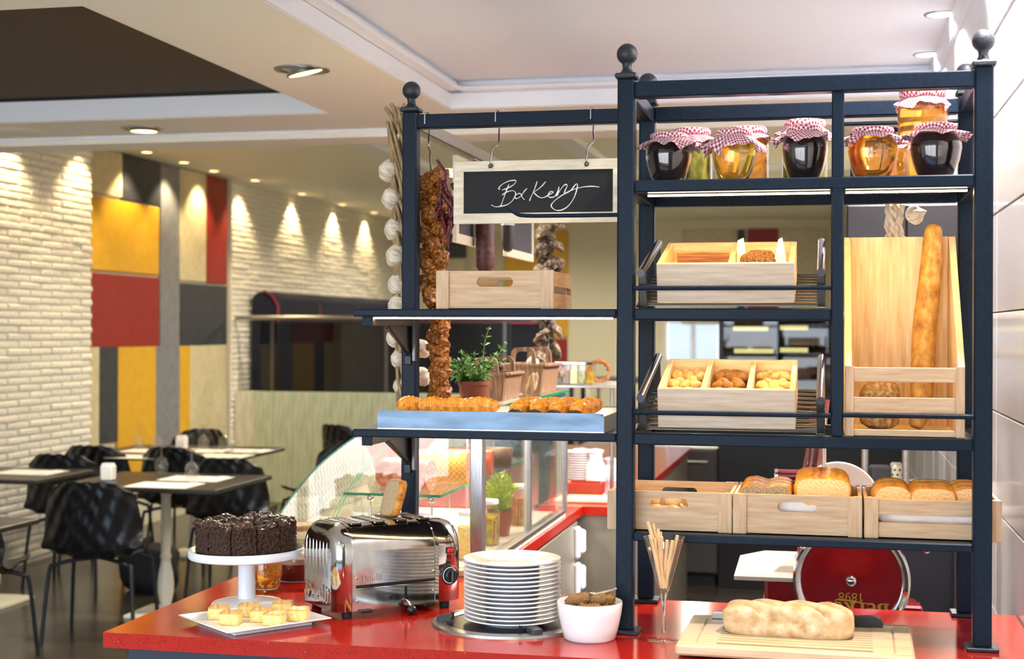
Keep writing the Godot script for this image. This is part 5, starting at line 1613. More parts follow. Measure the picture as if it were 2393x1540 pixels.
	for k in [["glass jar of yellow pickles behind the steel pillar", Vector3(-1.03, low, -4.12), "custard"], ["glass jar of pale cheese in oil, further along the case floor", Vector3(-1.045, low, -4.40), "honey_yellow"], ["glass jar of orange peppers beside the potted greens", Vector3(-1.035, low, -4.86), "honey_amber"]]:
		var t := thing("glass_jar", k[0], "jar", k[1])
		obj("glass", lathe(S(), V([0, 0, 0.036, 0.001, 0.040, 0.005, 0.040, 0.105, 0.033, 0.118, 0.033, 0.128]), 30, Transform3D(), 1.2), "jar_glass", t)
		obj("contents", lathe(S(), V([0, 0.003, 0.035, 0.004, 0.0375, 0.007, 0.0375, 0.095, 0, 0.095]), 30, Transform3D(), 1.2), k[2], t)
		obj("lid", cyl(S(), Vector3(0, 0.128, 0), 0.036, 0.014, 28, 0.002), "enamel_white", t)
	var pot := thing("herb_pot", "leafy lime green plant in a clay pot inside the glass case", "potted plant", Vector3(-1.05, low, -4.60))
	obj("pot", lathe(S(), V([0, 0, 0.030, 0, 0.042, 0.075, 0.044, 0.085, 0.038, 0.085, 0.037, 0.075]), 28), "terracotta", pot)
	obj("soil", lathe(S(), V([0.038, 0.077, 0, 0.08]), 24), "soil", pot)
	foliage(pot, "foliage", "leaf_lime", 0.08, 0.13, 0.045, 260, 0.011, 9)
	for k in [["white cheese wedge under the glass shelf", Vector3(-1.22, low, -4.30), 0.3], ["white cheese wedge nearer the curved glass", Vector3(-1.36, low, -4.16), -0.4]]:
		var c := obj("cheese_wedge", extr(S(), V([-0.06, -0.04, 0.07, 0, -0.06, 0.04]), 0.055, T(Vector3(0, 0.0276, 0), -PI / 2)), "custard_pale")
		c.position = k[1]
		c.rotation.y = k[2]
		tag(c, k[0], "cheese")
	# on top of the case
	var top := 1.3762
	var hp := thing("herb_pot", "bushy green herb in a brown pot on top of the glass case", "potted plant", Vector3(-1.000, top, -4.03))
	obj("pot", lathe(S(), V([0, 0, 0.034, 0, 0.036, 0.003, 0.042, 0.062, 0.045, 0.063, 0.045, 0.074, 0.040, 0.074, 0.039, 0.064]), 32), "pot_brown", hp)
	obj("soil", lathe(S(), V([0.040, 0.064, 0, 0.068]), 24), "soil", hp)
	herb(hp)
	for k in [["tapered wooden carrier with an arched handle, next to the bushy herb", Vector3(-1.045, top, -4.50), -0.05, 0.85], ["tapered wooden carrier with arched ends holding a garlic bulb", Vector3(-1.04, top, -5.06), -0.05, 1.0]]: carrier(k[0], k[1], k[2], k[3])
	var gb := garlic_bulb(0.021, 3)
	gb.name = numbered("garlic_bulb")
	add_child(gb)
	gb.position = Vector3(-1.03, top + 0.108, -5.03)
	tag(gb, "single garlic bulb lying in the wooden carrier", "garlic")
	var corn := obj("corn_husk", blob(S(), Vector3(0.016, 0.04, 0.014), T(Vector3(0, 0.04, 0), 0, 0, -0.3), 0.3, 1.2, 5, 0.8, 1.0, 18, 14), "straw")
	corn.position = Vector3(-0.965, top, -4.70)
	tag(corn, "dried corn husk standing between the two wooden carriers", "husk")

func herb(o: Node3D) -> void:
	rng.seed = 19
	var stems := S()
	var leaves := S()
	for i in 26:
		var a := rng.randf() * TAU
		var len := rng.randf_range(0.05, 0.115)
		var out := rng.randf_range(0.2, 1.0)
		if i == 0: a = 0.2; len = 0.165; out = 0.15
		if i == 1: a = -0.35; len = 0.145; out = 0.75
		if i == 2: a = 2.7; len = 0.14; out = 0.95
		var p := Vector3(cos(a) * 0.012, 0.064, sin(a) * 0.012)
		var pts := [p]
		var d := Vector3(cos(a) * out, 1.0, sin(a) * out).normalized()
		for k in 7:
			d = (d + Vector3(rng.randf_range(-0.2, 0.2), -0.10 * out, rng.randf_range(-0.2, 0.2))).normalized()
			p += d * len / 7
			pts.append(p)
			for s in [-1, 1]:
				var side: Vector3 = d.cross(Vector3.UP).normalized().rotated(d, k * 1.57) * s
				leaf(leaves, p, (side + d * 0.4).normalized(), rng.randf_range(0.0085, 0.0135) * (1.1 - 0.05 * k), rng.randf() * 0.6)
		leaf(leaves, p, d, 0.007, 0.0)
		tube(stems, pts, 0.0012, 5, false)
	obj("stems", stems, "leaf", o).set_meta("kind", "stuff")
	obj("leaves", leaves, "leaf", o).set_meta("kind", "stuff")

func carrier(label: String, at: Vector3, turn: float, k: float) -> void:
	var o := thing("wooden_carrier", label, "carrier", at, turn)
	o.scale = Vector3.ONE * k
	var st := S()
	var prof := V([-0.062, 0.0, 0.062, 0.0, 0.074, 0.092, -0.074, 0.092])
	for z in [-1, 1]: obj("end_board", extr(S(), prof, 0.012, T(Vector3(0, 0, z * 0.115))), "old_wood", o)
	for s in [-1, 1]:
		var a := atan2(0.012, 0.092)
		obj("side_board", bx(S(), Vector3.ZERO, Vector3(0.010, 0.092, 0.217), 0.001, T(Vector3(s * 0.064, 0.046, 0), 0, 0, -s * a)), "old_wood", o)
	obj("bottom", bx2(S(), Vector3(-0.056, 0.002, -0.108), Vector3(0.056, 0.010, 0.108), 0.0), "old_wood", o)
	for z in [-1, 1]: bx(st, Vector3(0, 0.098, z * 0.117), Vector3(0.168, 0.011, 0.022), 0.002)
	for s in [-1, 1]: bx(st, Vector3(s * 0.077, 0.098, 0), Vector3(0.022, 0.011, 0.211), 0.002)
	obj("rim", st, "old_wood", o)
	for z in [-0.118, 0.118]:
		var outer := []
		var inner := []
		for i in 13:
			var a := PI * i / 12.0
			outer.append(Vector2(spow(cos(a), 0.5) * 0.046, 0.104 + spow(sin(a), 0.6) * 0.058))
			inner.append(Vector2(spow(cos(a), 0.5) * 0.031, 0.104 + spow(sin(a), 0.6) * 0.043))
		inner.reverse()
		obj("handle", extr(S(), outer + inner, 0.012, T(Vector3(0, 0, z * 0.98))), "old_wood", o)

# ================================================================= hanging things
func garlic_bulb(r: float, seed_: int) -> MeshInstance3D:
	var ridged := func(p: Vector3, d: Vector3) -> Vector3:
		var a := atan2(d.z, d.x)
		var k := 1.0 + 0.085 * cos(a * 7 + seed_) * (1.0 - absf(d.y)) + 0.02 * cos(a * 31)
		p.x *= k; p.z *= k
		if d.y > 0.55: p = Vector3(p.x * (1.0 - 0.75 * (d.y - 0.55) / 0.45), p.y * (1.0 + 0.35 * (d.y - 0.55) / 0.45), p.z * (1.0 - 0.75 * (d.y - 0.55) / 0.45))
		return p
	var st := blob(S(), Vector3(r, r * 0.92, r), Transform3D(), 0.14, 1.0, seed_, 1.0, 1.0, 42, 20, ridged)
	st.generate_normals()
	var m := st.commit()
	m.surface_set_material(0, M["garlic_skin"])
	var o := MeshInstance3D.new()
	o.mesh = m
	return o
func strands(st: SurfaceTool, a: Vector3, b: Vector3, n: int, spread: float, r: float, flare := 0.0) -> void:
	for i in n:
		var pts := []
		var ph := TAU * i / n
		for k in 13:
			var v := k / 12.0
			var w := spread * (1.0 + flare * pow(v, 3) * 3.0)
			pts.append(a.lerp(b, v) + Vector3(cos(ph + v * 9.0), 0, sin(ph + v * 9.0)) * w + Vector3(rng.randf_range(-1, 1), 0, rng.randf_range(-1, 1)) * spread * 0.35)
		tube(st, pts, [r * 0.6] + range(11).map(func(_i): return r) + [r * 0.8], 6)
func s_hook(at_top: Vector3, r_top: float, drop: float, label: String, zo := 0.0, bar := 0.04) -> Node3D:
	var turn := 0.0
	# wire loop over a bar (top at at_top), then down to a small upturned hook
	var o := thing("s_hook", label, "hook", at_top, turn)
	var w := 0.0022
	var p := [Vector3(-0.001, -0.030, r_top), Vector3(-0.001, -0.008, r_top)] + arc(Vector3(0, -0.004, 0), Vector3(0, 0, r_top), Vector3(0, 0.007, 0), 10, 170, 6) + [Vector3(0, -bar - 0.006, -r_top), Vector3(0, -bar - 0.020, -r_top * 0.8), Vector3(0.003, -drop * 0.52, -r_top * 0.2), Vector3(0.0, -drop * 0.6, zo * 0.4), Vector3(-0.006, -drop * 0.66, 0.006 + zo * 0.7), Vector3(-0.008, -drop + 0.018, 0.008 + zo)] + arc(Vector3(-0.008, -drop + 0.010, 0.016 + zo), Vector3(0, 0, -0.008), Vector3(0, -0.010, 0), 0, 170, 6)
	obj("wire", tube(S(), smooth_path(p, 3), w, 8), "hook_wire", o)
	return o

func hanging() -> void:
	# chalk sign
	var zc := -3.64
	var a := on_z(1060, 378, zc)
	var b := on_z(1082, 500, zc)
	var o := thing("chalkboard_sign", "long black chalkboard sign in a pale wood frame reading bakery", "sign", Vector3(-0.735, 1.958, zc - 0.01))
	var w := 0.448
	var h := 0.163
	obj("board", bx(S(), Vector3(0, 0, -0.002), Vector3(w - 0.03, h - 0.03, 0.006), 0.0), "chalkboard", o)
	var fr := 0.0265
	for k in [[Vector3(0, 1, 0), w], [Vector3(0, -1, 0), w], [Vector3(1, 0, 0), h], [Vector3(-1, 0, 0), h]]:
		var l: float = k[1]
		var mitre := V([-l / 2, 0, l / 2, 0, l / 2 - fr, -fr, -l / 2 + fr, -fr])
		var rot: float = 0.0 if k[0].y > 0 else PI if k[0].y < 0 else -PI / 2 if k[0].x > 0 else PI / 2
		obj("frame_strip", extr(S(), mitre, 0.012, T(Vector3(k[0].x * w / 2, k[0].y * h / 2, 0.002), 0, 0, rot)), "bare_maple", o)
	# handwriting
	var strokes := [[[848, 722], [840, 715], [862, 690], [905, 669], [945, 664], [950, 676], [925, 700], [888, 718], [862, 726]], [[905, 690], [888, 735], [868, 790], [858, 818], [848, 832]], [[862, 758], [895, 738], [930, 730], [948, 742], [946, 765], [925, 798], [895, 820], [860, 830], [820, 834], [792, 822]], [[1022, 716], [1004, 735], [985, 762], [962, 780], [946, 778], [948, 762], [968, 748], [986, 756], [992, 775], [1006, 788]], [[1088, 670], [1078, 700], [1062, 740], [1046, 774], [1038, 796]], [[1142, 672], [1118, 700], [1090, 724], [1062, 738]], [[1062, 738], [1085, 762], [1112, 776], [1138, 772], [1160, 758], [1190, 742], [1182, 735], [1166, 742], [1158, 758], [1164, 772], [1185, 774], [1202, 766]], [[1202, 766], [1218, 740], [1228, 704], [1222, 735], [1212, 765], [1232, 730], [1256, 700], [1272, 690], [1280, 698], [1270, 722], [1262, 745], [1280, 745], [1304, 728], [1326, 700], [1340, 686], [1346, 696], [1338, 738], [1316, 790], [1280, 835], [1240, 856], [1205, 855], [1182, 838], [1178, 822], [1194, 800], [1232, 770], [1290, 736], [1340, 716], [1400, 705], [1450, 703], [1486, 708]]]
	var ch := S()
	for s in strokes:
		var pts := []
		for q in s: pts.append(on_z(860 + q[0] / 2.75, 180 + q[1] / 2.75, zc - 0.0085) - o.position)
		var sp := smooth_path(pts, 3)
		var rr := []
		for i in sp.size(): rr.append(0.0013 + 0.0004 * sin(i * 0.7))
		tube(ch, sp, rr, 6)
	obj("chalk_lettering", ch, "chalk", o)
	for k in [[1147, 387, "bent wire hook holding the chalk sign, nearer the garlic string"], [1371, 383, "bent wire hook holding the chalk sign, nearer the middle post"]]:
		var at := on_z(k[0], k[1], zc)
		var hk := s_hook(Vector3(at.x + 0.006, 2.1755, ZR), 0.021, 2.1755 - at.y + 0.006, k[2], 0.040)
		obj("eyelet", lathe(S(), V([0.003, 0.0, 0.006, 0.0, 0.006, 0.002, 0.003, 0.002]), 16, T(Vector3(at.x, at.y, zc - 0.001) - o.position, PI / 2)), "black_iron", o)
	# garlic braid in front of the rear corner post
	rng.seed = 8
	var g := thing("garlic_braid", "braided string of white garlic bulbs hanging beside the corner post", "garlic braid", Vector3(-1.148, 2.12, -3.755))
	var st := S()
	strands(st, Vector3(0.02, -0.72, 0.01), Vector3(0.004, 0.045, 0), 11, 0.014, 0.0055, 0.3)
	obj("braided_stalks", st, "straw", g)
	st = S()
	for i in 4: strands(st, Vector3(0.005, 0.02, 0), Vector3(-0.03 + 0.018 * i, 0.085 + 0.01 * (i % 2), 0.008), 1, 0.003, 0.006)
	obj("stalk_ends", st, "straw", g)
	var bulbs := [[904, 400], [911, 463], [917, 535], [921, 597], [926, 665], [927, 715], [918, 790], [928, 838], [934, 900], [987, 880], [985, 815]]
	for i in bulbs.size():
		var at := on_z(bulbs[i][0], bulbs[i][1], (-3.75 if i < 9 else -3.83) + 0.008 * (i % 2))
		var m := garlic_bulb(0.0315 if i < 6 else 0.026, i)
		m.name = "garlic_bulb"
		g.add_child(m, true)
		m.position = at - g.position + Vector3(0.006 if i < 9 else 0.0, 0, -0.004)
		m.rotation = Vector3(0.5, 0, -2.0 + rng.randf_range(-0.25, 0.25) if i < 9 else 2.0)
		var root := S()
		for q in 12:
			var d := Vector3(rng.randf_range(-0.45, 0.45), -1, rng.randf_range(-0.45, 0.45)).normalized()
			tube(root, [d * 0.018, d * 0.026 + Vector3(rng.randf_range(-1, 1), 0, rng.randf_range(-1, 1)) * 0.003], 0.0006, 4, false)
		obj("roots", root, "straw", m)
	# string of dried peppers on a hook
	var hp := s_hook(Vector3(-1.045, 2.1755, ZR), 0.021, 0.165, "bent wire hook holding the dried pepper string", -0.075)
	var p := thing("dried_pepper_string", "long string of wrinkled brown dried peppers hanging by the corner post", "dried peppers", Vector3(-1.050, 2.035, -3.765))
	st = S()
	tube(st, [Vector3(-0.004, -0.02, 0.006), Vector3(0, -0.3, 0), Vector3(0, -0.62, 0)], 0.0016, 6)
	obj("string", st, "white_cloth", p)
	var kinds := []
	for k in 5:
		var crumple := func(q: Vector3, d: Vector3) -> Vector3:
			if d.y < -0.6: q.y += 0.010 * (-d.y - 0.6) / 0.4
			return q
		var s2 := blob(S(), Vector3(0.0265, 0.020, 0.0265), Transform3D(), 0.45, 1.5, 100 + k * 7, 0.8, 0.9, 34, 20, crumple)
		s2.generate_normals()
		var m := s2.commit()
		m.surface_set_material(0, M["dried_pepper"])
		kinds.append(m)
	for i in 36:
		var v := i / 35.0
		var a2 := i * 2.4
		var wid := 0.019 if v < 0.62 else 0.006
		inst("dried_pepper", kinds[i % 5], p, T(Vector3(cos(a2) * wid + (0.0 if v < 0.55 else 0.020), -0.02 - 0.60 * v, sin(a2) * wid), rng.randf() * TAU, rng.randf() * TAU, 0.4))
	# red chillies beside them
	var c := thing("chilli_bunch", "bunch of thin dark red dried chillies beside the chalk sign", "chillies", Vector3(-0.996, 2.00, -3.72))
	for i in 17:
		var q := Vector3(rng.randf_range(-0.02, 0.02), -0.115 * (i / 16.0) + 0.005, rng.randf_range(-0.012, 0.012))
		var d := Vector3(rng.randf_range(-0.5, 0.7), -1.0, rng.randf_range(-0.3, 0.3)).normalized()
		var l := rng.randf_range(0.05, 0.085)
		var pts := [q, q + d * l * 0.3 + Vector3(rng.randf_range(-1, 1), 0, 0) * 0.004, q + d * l * 0.65 + Vector3(rng.randf_range(-1, 1), 0, 0) * 0.007, q + d * l]
		obj("chilli", tube(S(), smooth_path(pts, 3), range(10).map(func(k): return [0.0045, 0.0065, 0.007, 0.0068, 0.0062, 0.0055, 0.0046, 0.0036, 0.0025, 0.001][k]), 8), "chilli", c)
	obj("stalks", tube(S(), [Vector3(-0.006, -0.06, 0), Vector3(-0.004, 0.02, 0), Vector3(-0.03, 0.055, 0.0)], 0.004, 8), "chilli", c)
	# small slates, sausages and mushrooms on the bar over the case
	for k in [[1062, 1145, 480, 566, "small framed slate hanging nearer the corner post"], [1180, 1243, 480, 598, "small framed slate hanging by the mushroom string"]]:
		var q0 := on_x(k[0], k[3], -1.085)
		var q1 := on_x(k[1], k[3], -1.085)
		var len := absf(q1.z - q0.z)
		var t := thing("small_slate", k[4], "slate", Vector3(-1.085, q0.y, (q0.z + q1.z) / 2))
		obj("slate", bx(S(), Vector3(0, 0.13, 0), Vector3(0.006, 0.235, len - 0.05), 0.0), "slate", t)
		for e in [[Vector3(0, 0.014, 0), Vector3(0.014, 0.028, len)], [Vector3(0, 0.246, 0), Vector3(0.014, 0.028, len)], [Vector3(0, 0.13, len / 2 - 0.014), Vector3(0.014, 0.204, 0.028)], [Vector3(0, 0.13, -len / 2 + 0.014), Vector3(0.014, 0.204, 0.028)]]:
			obj("frame_strip", bx(S(), e[0], e[1], 0.001), "bare_maple", t)
		var top: float = 2.1325 - q0.y
		obj("cord", tube(S(), [Vector3(0, 0.258, -0.1), Vector3(0, top, 0), Vector3(0, 0.258, 0.1)], 0.0016, 6), "straw", t)
	for k in [[1135, 640, 0.030, 0.34, "sausage_dark", "thick dark red sausage hanging between the two slates"], [1188, 590, 0.022, 0.20, "sausage_black", "short black sausage with a white and blue label"]]:
		var at := on_x(k[0], k[1], -1.04)
		var t := thing("hanging_sausage", k[5], "sausage", Vector3(-1.042, at.y, at.z))
		var l: float = k[3]
		var r: float = k[2]
		obj("sausage", lathe(S(), V([0, 0, r * 0.6, 0.006, r * 0.95, 0.022, r, 0.05, r * 0.96, l * 0.6, r * 0.9, l * 0.9, r * 0.4, l, 0, l + 0.004]), 26), k[4], t)
		obj("string", tube(S(), [Vector3(0, l, 0), Vector3(-0.035, 2.1325 - at.y, 0)], 0.0015, 6), "white_cloth", t)
		if k[4] == "sausage_black":
			obj("label_band", lathe(S(), V([r * 1.01, l * 0.45, r * 1.0, l * 0.8]), 26), "paper", t)
			obj("blue_band", bx(S(), Vector3(0.006, l * 0.66, r * 0.98), Vector3(0.02, 0.05, 0.004), 0.0), "label_blue", t)
	var mu := thing("mushroom_string", "string of dark dried mushrooms hanging at the far post", "dried mushrooms", Vector3(-1.06, 2.12, -5.47))
	obj("string", tube(S(), [Vector3(0, 0.012, 0), Vector3(0.01, -0.4, 0.01), Vector3(0, -0.72, 0)], 0.002, 6), "white_cloth", mu)
	var caps := []
	for k in 4:
		var cap := func(q: Vector3, d: Vector3) -> Vector3:
			if d.y < 0: q.y *= 0.25
			return q
		var s3 := blob(S(), Vector3(0.042, 0.022, 0.034), Transform3D(), 0.35, 1.2, 200 + k * 5, 0.9, 0.9, 24, 12, cap)
		lathe(s3, V([0.013, -0.03, 0.009, -0.012, 0.010, 0.0]), 10)
		s3.generate_normals()
		var m := s3.commit()
		m.surface_set_material(0, M["mushroom"])
		caps.append(m)
	for i in 26:
		inst("mushroom", caps[i % 4], mu, T(Vector3(cos(i * 2.1) * 0.026, -0.03 - 0.68 * i / 25.0, sin(i * 2.1) * 0.026), rng.randf_range(-1.2, 1.2), rng.randf() * TAU, rng.randf_range(-1.2, 1.2)))
	# a second garlic braid behind the tall bread box
	var g2 := thing("garlic_braid", "garlic braid with papery stalks hanging behind the tall bread box", "garlic braid", Vector3(0.165, 1.905, -3.745))
	st = S()
	strands(st, Vector3(0.0, -0.20, 0), Vector3(0.0, 0.015, 0), 6, 0.017, 0.008)
	obj("braided_stalks", st, "garlic_skin", g2)
	for q in [[0.050, -0.012, 0.024], [-0.048, -0.09, 0.020], [0.010, -0.08, 0.022], [0.045, -0.14, 0.024], [-0.03, -0.17, 0.024]]:
		var m := garlic_bulb(q[2], int(q[0] * 100))
		m.name = "garlic_bulb"
		g2.add_child(m, true)
		m.position = Vector3(q[0], q[1], 0)
		m.rotation = Vector3(0.3, 0, -1.2 if q[0] > 0 else 1.2)

# ================================================================= dining room
func shell(side: float) -> Callable:
	# a moulded seat shell: v runs from the seat's front edge to the top of the back
	var line := smooth_path([Vector3(0, 0.455, 0.215), Vector3(0, 0.442, 0.10), Vector3(0, 0.430, -0.03), Vector3(0, 0.432, -0.13), Vector3(0, 0.475, -0.205), Vector3(0, 0.56, -0.238), Vector3(0, 0.68, -0.262), Vector3(0, 0.78, -0.288), Vector3(0, 0.832, -0.305)], 3)
	var wide := [0.195, 0.225, 0.245, 0.255, 0.258, 0.252, 0.24, 0.215, 0.180]
	return func(u: float, v: float) -> Vector3:
		var x := v * (line.size() - 1)
		var i: int = min(int(x), line.size() - 2)
		var p: Vector3 = line[i].lerp(line[i + 1], x - i)
		var d: Vector3 = (line[i + 1] - line[i]).normalized()
		var nrm := Vector3(0, d.z, -d.y) * -1.0
		var w: float = lerpf(wide[min(int(v * 8), 7)], wide[min(int(v * 8), 7) + 1], v * 8 - min(int(v * 8), 7))
		var t := u * 2 - 1
		p.x = t * w
		var up := smoothstep(0.42, 0.66, v)
		p.y += 0.045 * pow(absf(t), 2.4) * (1.0 - up)
		p.z += 0.095 * pow(absf(t), 2.4) * up
		p.y -= 0.045 * pow(absf(t), 5) * smoothstep(0.8, 1.0, v)
		var wave := sin((t * 5.5 + v * 9.0) * PI) * 0.0055 + sin((t * 5.0 - v * 13.0) * PI) * 0.0022
		p += nrm * (wave * smoothstep(0.0, 0.08, v) + side)
		return p
func chair(label: String, at: Vector3, turn: float, first: Node3D) -> Node3D:
	if first:
		var c := dup(first, Vector3(at.x, 0, at.z), turn, label)
		return c
	var o := thing("shell_chair", label, "chair", Vector3(at.x, 0, at.z), turn, "")
	var st := S()
	surf(st, 44, 66, shell(0.004), true, null, 1)
	surf(st, 44, 66, shell(-0.004), false, null, 2)
	obj("seat_shell", st, "chair_black", o)
	for x in [-1, 1]:
		for z in [-1, 1]:
			var p := [Vector3(0, 0.425, z * 0.05 - 0.02), Vector3(x * 0.11, 0.42, z * 0.14 - 0.02), Vector3(x * 0.185, 0.40, z * 0.17 - 0.02), Vector3(x * 0.21, 0.36, z * 0.185 - 0.02), Vector3(x * 0.235, 0.0, z * 0.225 - 0.02)]
			obj("leg", tube(S(), smooth_path(p, 4), 0.0105, 10), "black_iron", o)
	return o
func table(label: String, at: Vector3, w: float, d: float, foot := 0.0) -> Node3D:
	var o := thing("cafe_table", label, "table", at)
	obj("table_top", bx2(S(), Vector3(-w / 2, 0.725, -d / 2), Vector3(w / 2, 0.75, d / 2), 0.004), "table_dark", o)
	obj("pedestal", lathe(S(), V([0.034, 0.02, 0.024, 0.03, 0.030, 0.06, 0.043, 0.12, 0.046, 0.17, 0.040, 0.23, 0.028, 0.29, 0.026, 0.31, 0.033, 0.325, 0.026, 0.34, 0.029, 0.50, 0.026, 0.66, 0.04, 0.70, 0.08, 0.7245]), 28, T(Vector3(0, 0, foot))), "enamel_ivory", o)
	obj("base_plate", bx2(S(), Vector3(-0.17, 0.0, foot - 0.17), Vector3(0.17, 0.02, foot + 0.17), 0.003), "enamel_ivory", o)
	return o
func mat_on(at: Vector3, w: float, d: float, label: String) -> void:
	var o := obj("placemat", bx(S(), Vector3(0, 0.0012, 0), Vector3(w, 0.002, d), 0.0), "paper")
	o.position = at
	tag(o, label, "placemat", "white paper placemats")
	var n := obj("napkin", bx(S(), Vector3.ZERO, Vector3(0.055, 0.006, 0.20), 0.002), "white_cloth")
	n.position = at + Vector3(w * 0.36, 0.0054, 0)
	tag(n, label.replace("placemat", "napkin"), "napkin", "napkins on the placemats")

func dining() -> void:
	var t1 := table("dark square table with an ivory baluster foot, ringed by black chairs", Vector3(-3.61, 0, -7.42), 0.94, 0.80)
	var t2 := table("dark table with an ivory foot nearest the yellow wall panel", Vector3(-4.355, 0, -9.20), 1.13, 0.96, -0.20)
	var t3 := table("dark table with an ivory foot beside the brick pier", Vector3(-4.74, 0, -7.55), 0.88, 0.66, 0.05)
	var t4 := table("dark table with an ivory foot standing nearest the shop front", Vector3(-3.86, 0, -5.45), 0.86, 0.70)
	var c := chair("black shell chair drawn up to the baluster foot table, back to the shop front", Vector3(-3.66, 0, -6.80), PI + 0.18, null)
	chair("black shell chair between the shop front table and the brick pier, back turned", Vector3(-3.98, 0, -6.12), PI + 0.05, c)
	chair("black shell chair facing sideways before the green wood partition", Vector3(-3.50, 0, -9.62), -PI / 2 - 0.35, c)
	chair("black shell chair standing close against the green wood partition", Vector3(-3.75, 0, -11.2), PI - 0.5, c)
	var p := on_y(125, 1065, 0.82)
	chair("black shell chair tucked under the brick pier table", Vector3(p.x, 0, p.z - 0.27), PI + 0.1, c)
	p = on_y(257, 1047, 0.82)
	chair("black shell chair between the pier table and the yellow panel table", Vector3(-4.72, 0, -8.85), PI, c)
	p = on_y(420, 1045, 0.82)
	chair("black shell chair with its back to the baluster foot table, facing the yellow panel", Vector3(-4.16, 0, -8.85), PI, c)
	p = on_y(510, 1075, 0.82)
	chair("black shell chair back to back with the baluster foot table, beside the black bag", Vector3(p.x, 0, p.z - 0.27), PI + 0.1, c)
	p = on_y(478, 1006, 0.82)
	chair("black shell chair facing the shop front behind the yellow panel table", Vector3(p.x, 0, p.z + 0.27), 0.0, c)
	# laid tables
	for q in [[385, 1134, 0.75], [458, 1119, 0.75], [352, 1054, 0.75], [322, 1068, 0.75], [480, 1054, 0.75], [570, 1054, 0.75], [520, 1066, 0.75], [70, 1104, 0.75]]:
		var at := on_y(q[0], q[1], 0.7502)
		mat_on(at, 0.36, 0.26, "white paper placemat on the " + ("baluster foot table" if q[1] > 1110 else "brick pier table" if q[0] < 100 else "yellow panel table"))
	# wine glasses upside down on their rims
	var g := thing("wine_glass", "wine glass turned upside down on a laid table", "wine glass", Vector3.ZERO, 0.0, "upturned wine glasses")
	obj("bowl", lathe(S(), V([0.030, 0.0, 0.038, 0.03, 0.039, 0.055, 0.030, 0.085, 0.010, 0.102, 0.0045, 0.108]), 28, Transform3D(), 1.2), "goblet_glass", g)
	obj("stem", lathe(S(), V([0.0045, 0.108, 0.0038, 0.13, 0.0045, 0.155]), 16, Transform3D(), 1.2), "goblet_glass", g)
	obj("foot", lathe(S(), V([0.0045, 0.155, 0.012, 0.164, 0.034, 0.168, 0.034, 0.170, 0.0, 0.170]), 28, Transform3D(), 1.2), "goblet_glass", g)
	var first := true
	for q in [[377, 1108], [448, 1122], [324, 1050], [366, 1053], [476, 1050], [523, 1052]]:
		var at := on_y(q[0], q[1], 0.7532)
		if first: g.position = at
		else: dup(g, at)
		first = false
	var sh := thing("shaker_set", "white square shaker on the baluster foot table", "shaker", on_y(253, 1122, 0.7502))
	obj("shaker_body", bx2(S(), Vector3(-0.035, 0, -0.03), Vector3(0.035, 0.085, 0.03), 0.006), "porcelain", sh)
	obj("cap", bx2(S(), Vector3(-0.03, 0.0852, -0.025), Vector3(0.03, 0.095, 0.025), 0.004), "enamel_white", sh)
	dup(sh, on_y(425, 1049, 0.7502), 0.0, "white square shaker on the yellow panel table")
	# handbag under the table
	var bag := obj("handbag", blob(S(), Vector3(0.18, 0.15, 0.12), Transform3D(), 0.2, 0.5, 4, 0.6, 0.7, 24, 16), "black_rubber")
	bag.position = Vector3(-4.03, 0.142, -8.06)
	tag(bag, "black bag lying on the floor behind the ivory baluster foot", "bag")
	# partition of green wood boards with a dark glass screen and a steel rail
	var z := -12.45
	var a := thing("wood_partition", "pale green board partition topped by a dark glass screen", "partition", Vector3(0, 0, z))
	var xs := -5.36
	var k := 0
	while xs < -2.9:
		obj("board", bx2(S(), Vector3(xs, 0.0, -0.03), Vector3(xs + 0.188, 1.02, 0.03), 0.004), "green_wood" if k > 0 else "ivory_wood", a)
		xs += 0.19
		k += 1
	obj("screen_pane", bx2(S(), Vector3(-5.12, 1.022, -0.004), Vector3(-2.75, 1.66, 0.004), 0.0), "smoked_glass", a)
	obj("screen_rail", tube(S(), [Vector3(-5.36, 1.70, 0.02), Vector3(-2.75, 1.70, 0.02)], 0.022, 12), "brushed_steel", a)
	for x in [-5.0, -3.9, -2.8]: obj("screen_post", bx2(S(), Vector3(x - 0.015, 1.0225, 0.006), Vector3(x + 0.015, 1.69, 0.02), 0.002), "dark_steel", a)
	# booth behind it
	var b := thing("booth_bench", "high navy velvet booth bench with purple piping behind the glass screen", "bench", Vector3(-5.33, 0, 0))
	var z0 := -12.75
	obj("seat", bx2(S(), Vector3(0.0, 0.10, -17.4), Vector3(0.62, 0.47, z0), 0.04), "velvet_navy", b)
	var back := extr(S(), rrect(0.26, 1.48, 0.10, 6), 4.6, T(Vector3(0.13, 1.21, -15.05)), 0.6)
	obj("backrest", back, "velvet_navy", b)
	obj("piping", tube(S(), [Vector3(0.262, 0.5, z0 + 0.0), Vector3(0.262, 1.82, z0), Vector3(0.20, 1.92, z0), Vector3(0.12, 1.955, z0)], 0.014, 8), "piping_purple", b)
	obj("piping", tube(S(), [Vector3(0.62, 0.47, z0), Vector3(0.62, 0.47, -17.4)], 0.014, 8), "piping_purple", b)
	for q in [-13.9, -15.1, -16.3]: obj("piping", tube(S(), [Vector3(0.262, 0.5, q), Vector3(0.262, 1.82, q), Vector3(0.20, 1.94, q)], 0.012, 8), "piping_purple", b)
	var hb := thing("high_bench", "dark navy high backed bench standing free beyond the glass screen", "bench", Vector3(-3.42, 0, -13.75))
	obj("seat", bx2(S(), Vector3(-0.8, 0.08, 0.0), Vector3(0.8, 0.46, 0.5), 0.03), "velvet_navy", hb)
	obj("backrest", bx2(S(), Vector3(-0.8, 0.0, -0.14), Vector3(0.8, 1.70, -0.002), 0.05), "velvet_navy", hb)
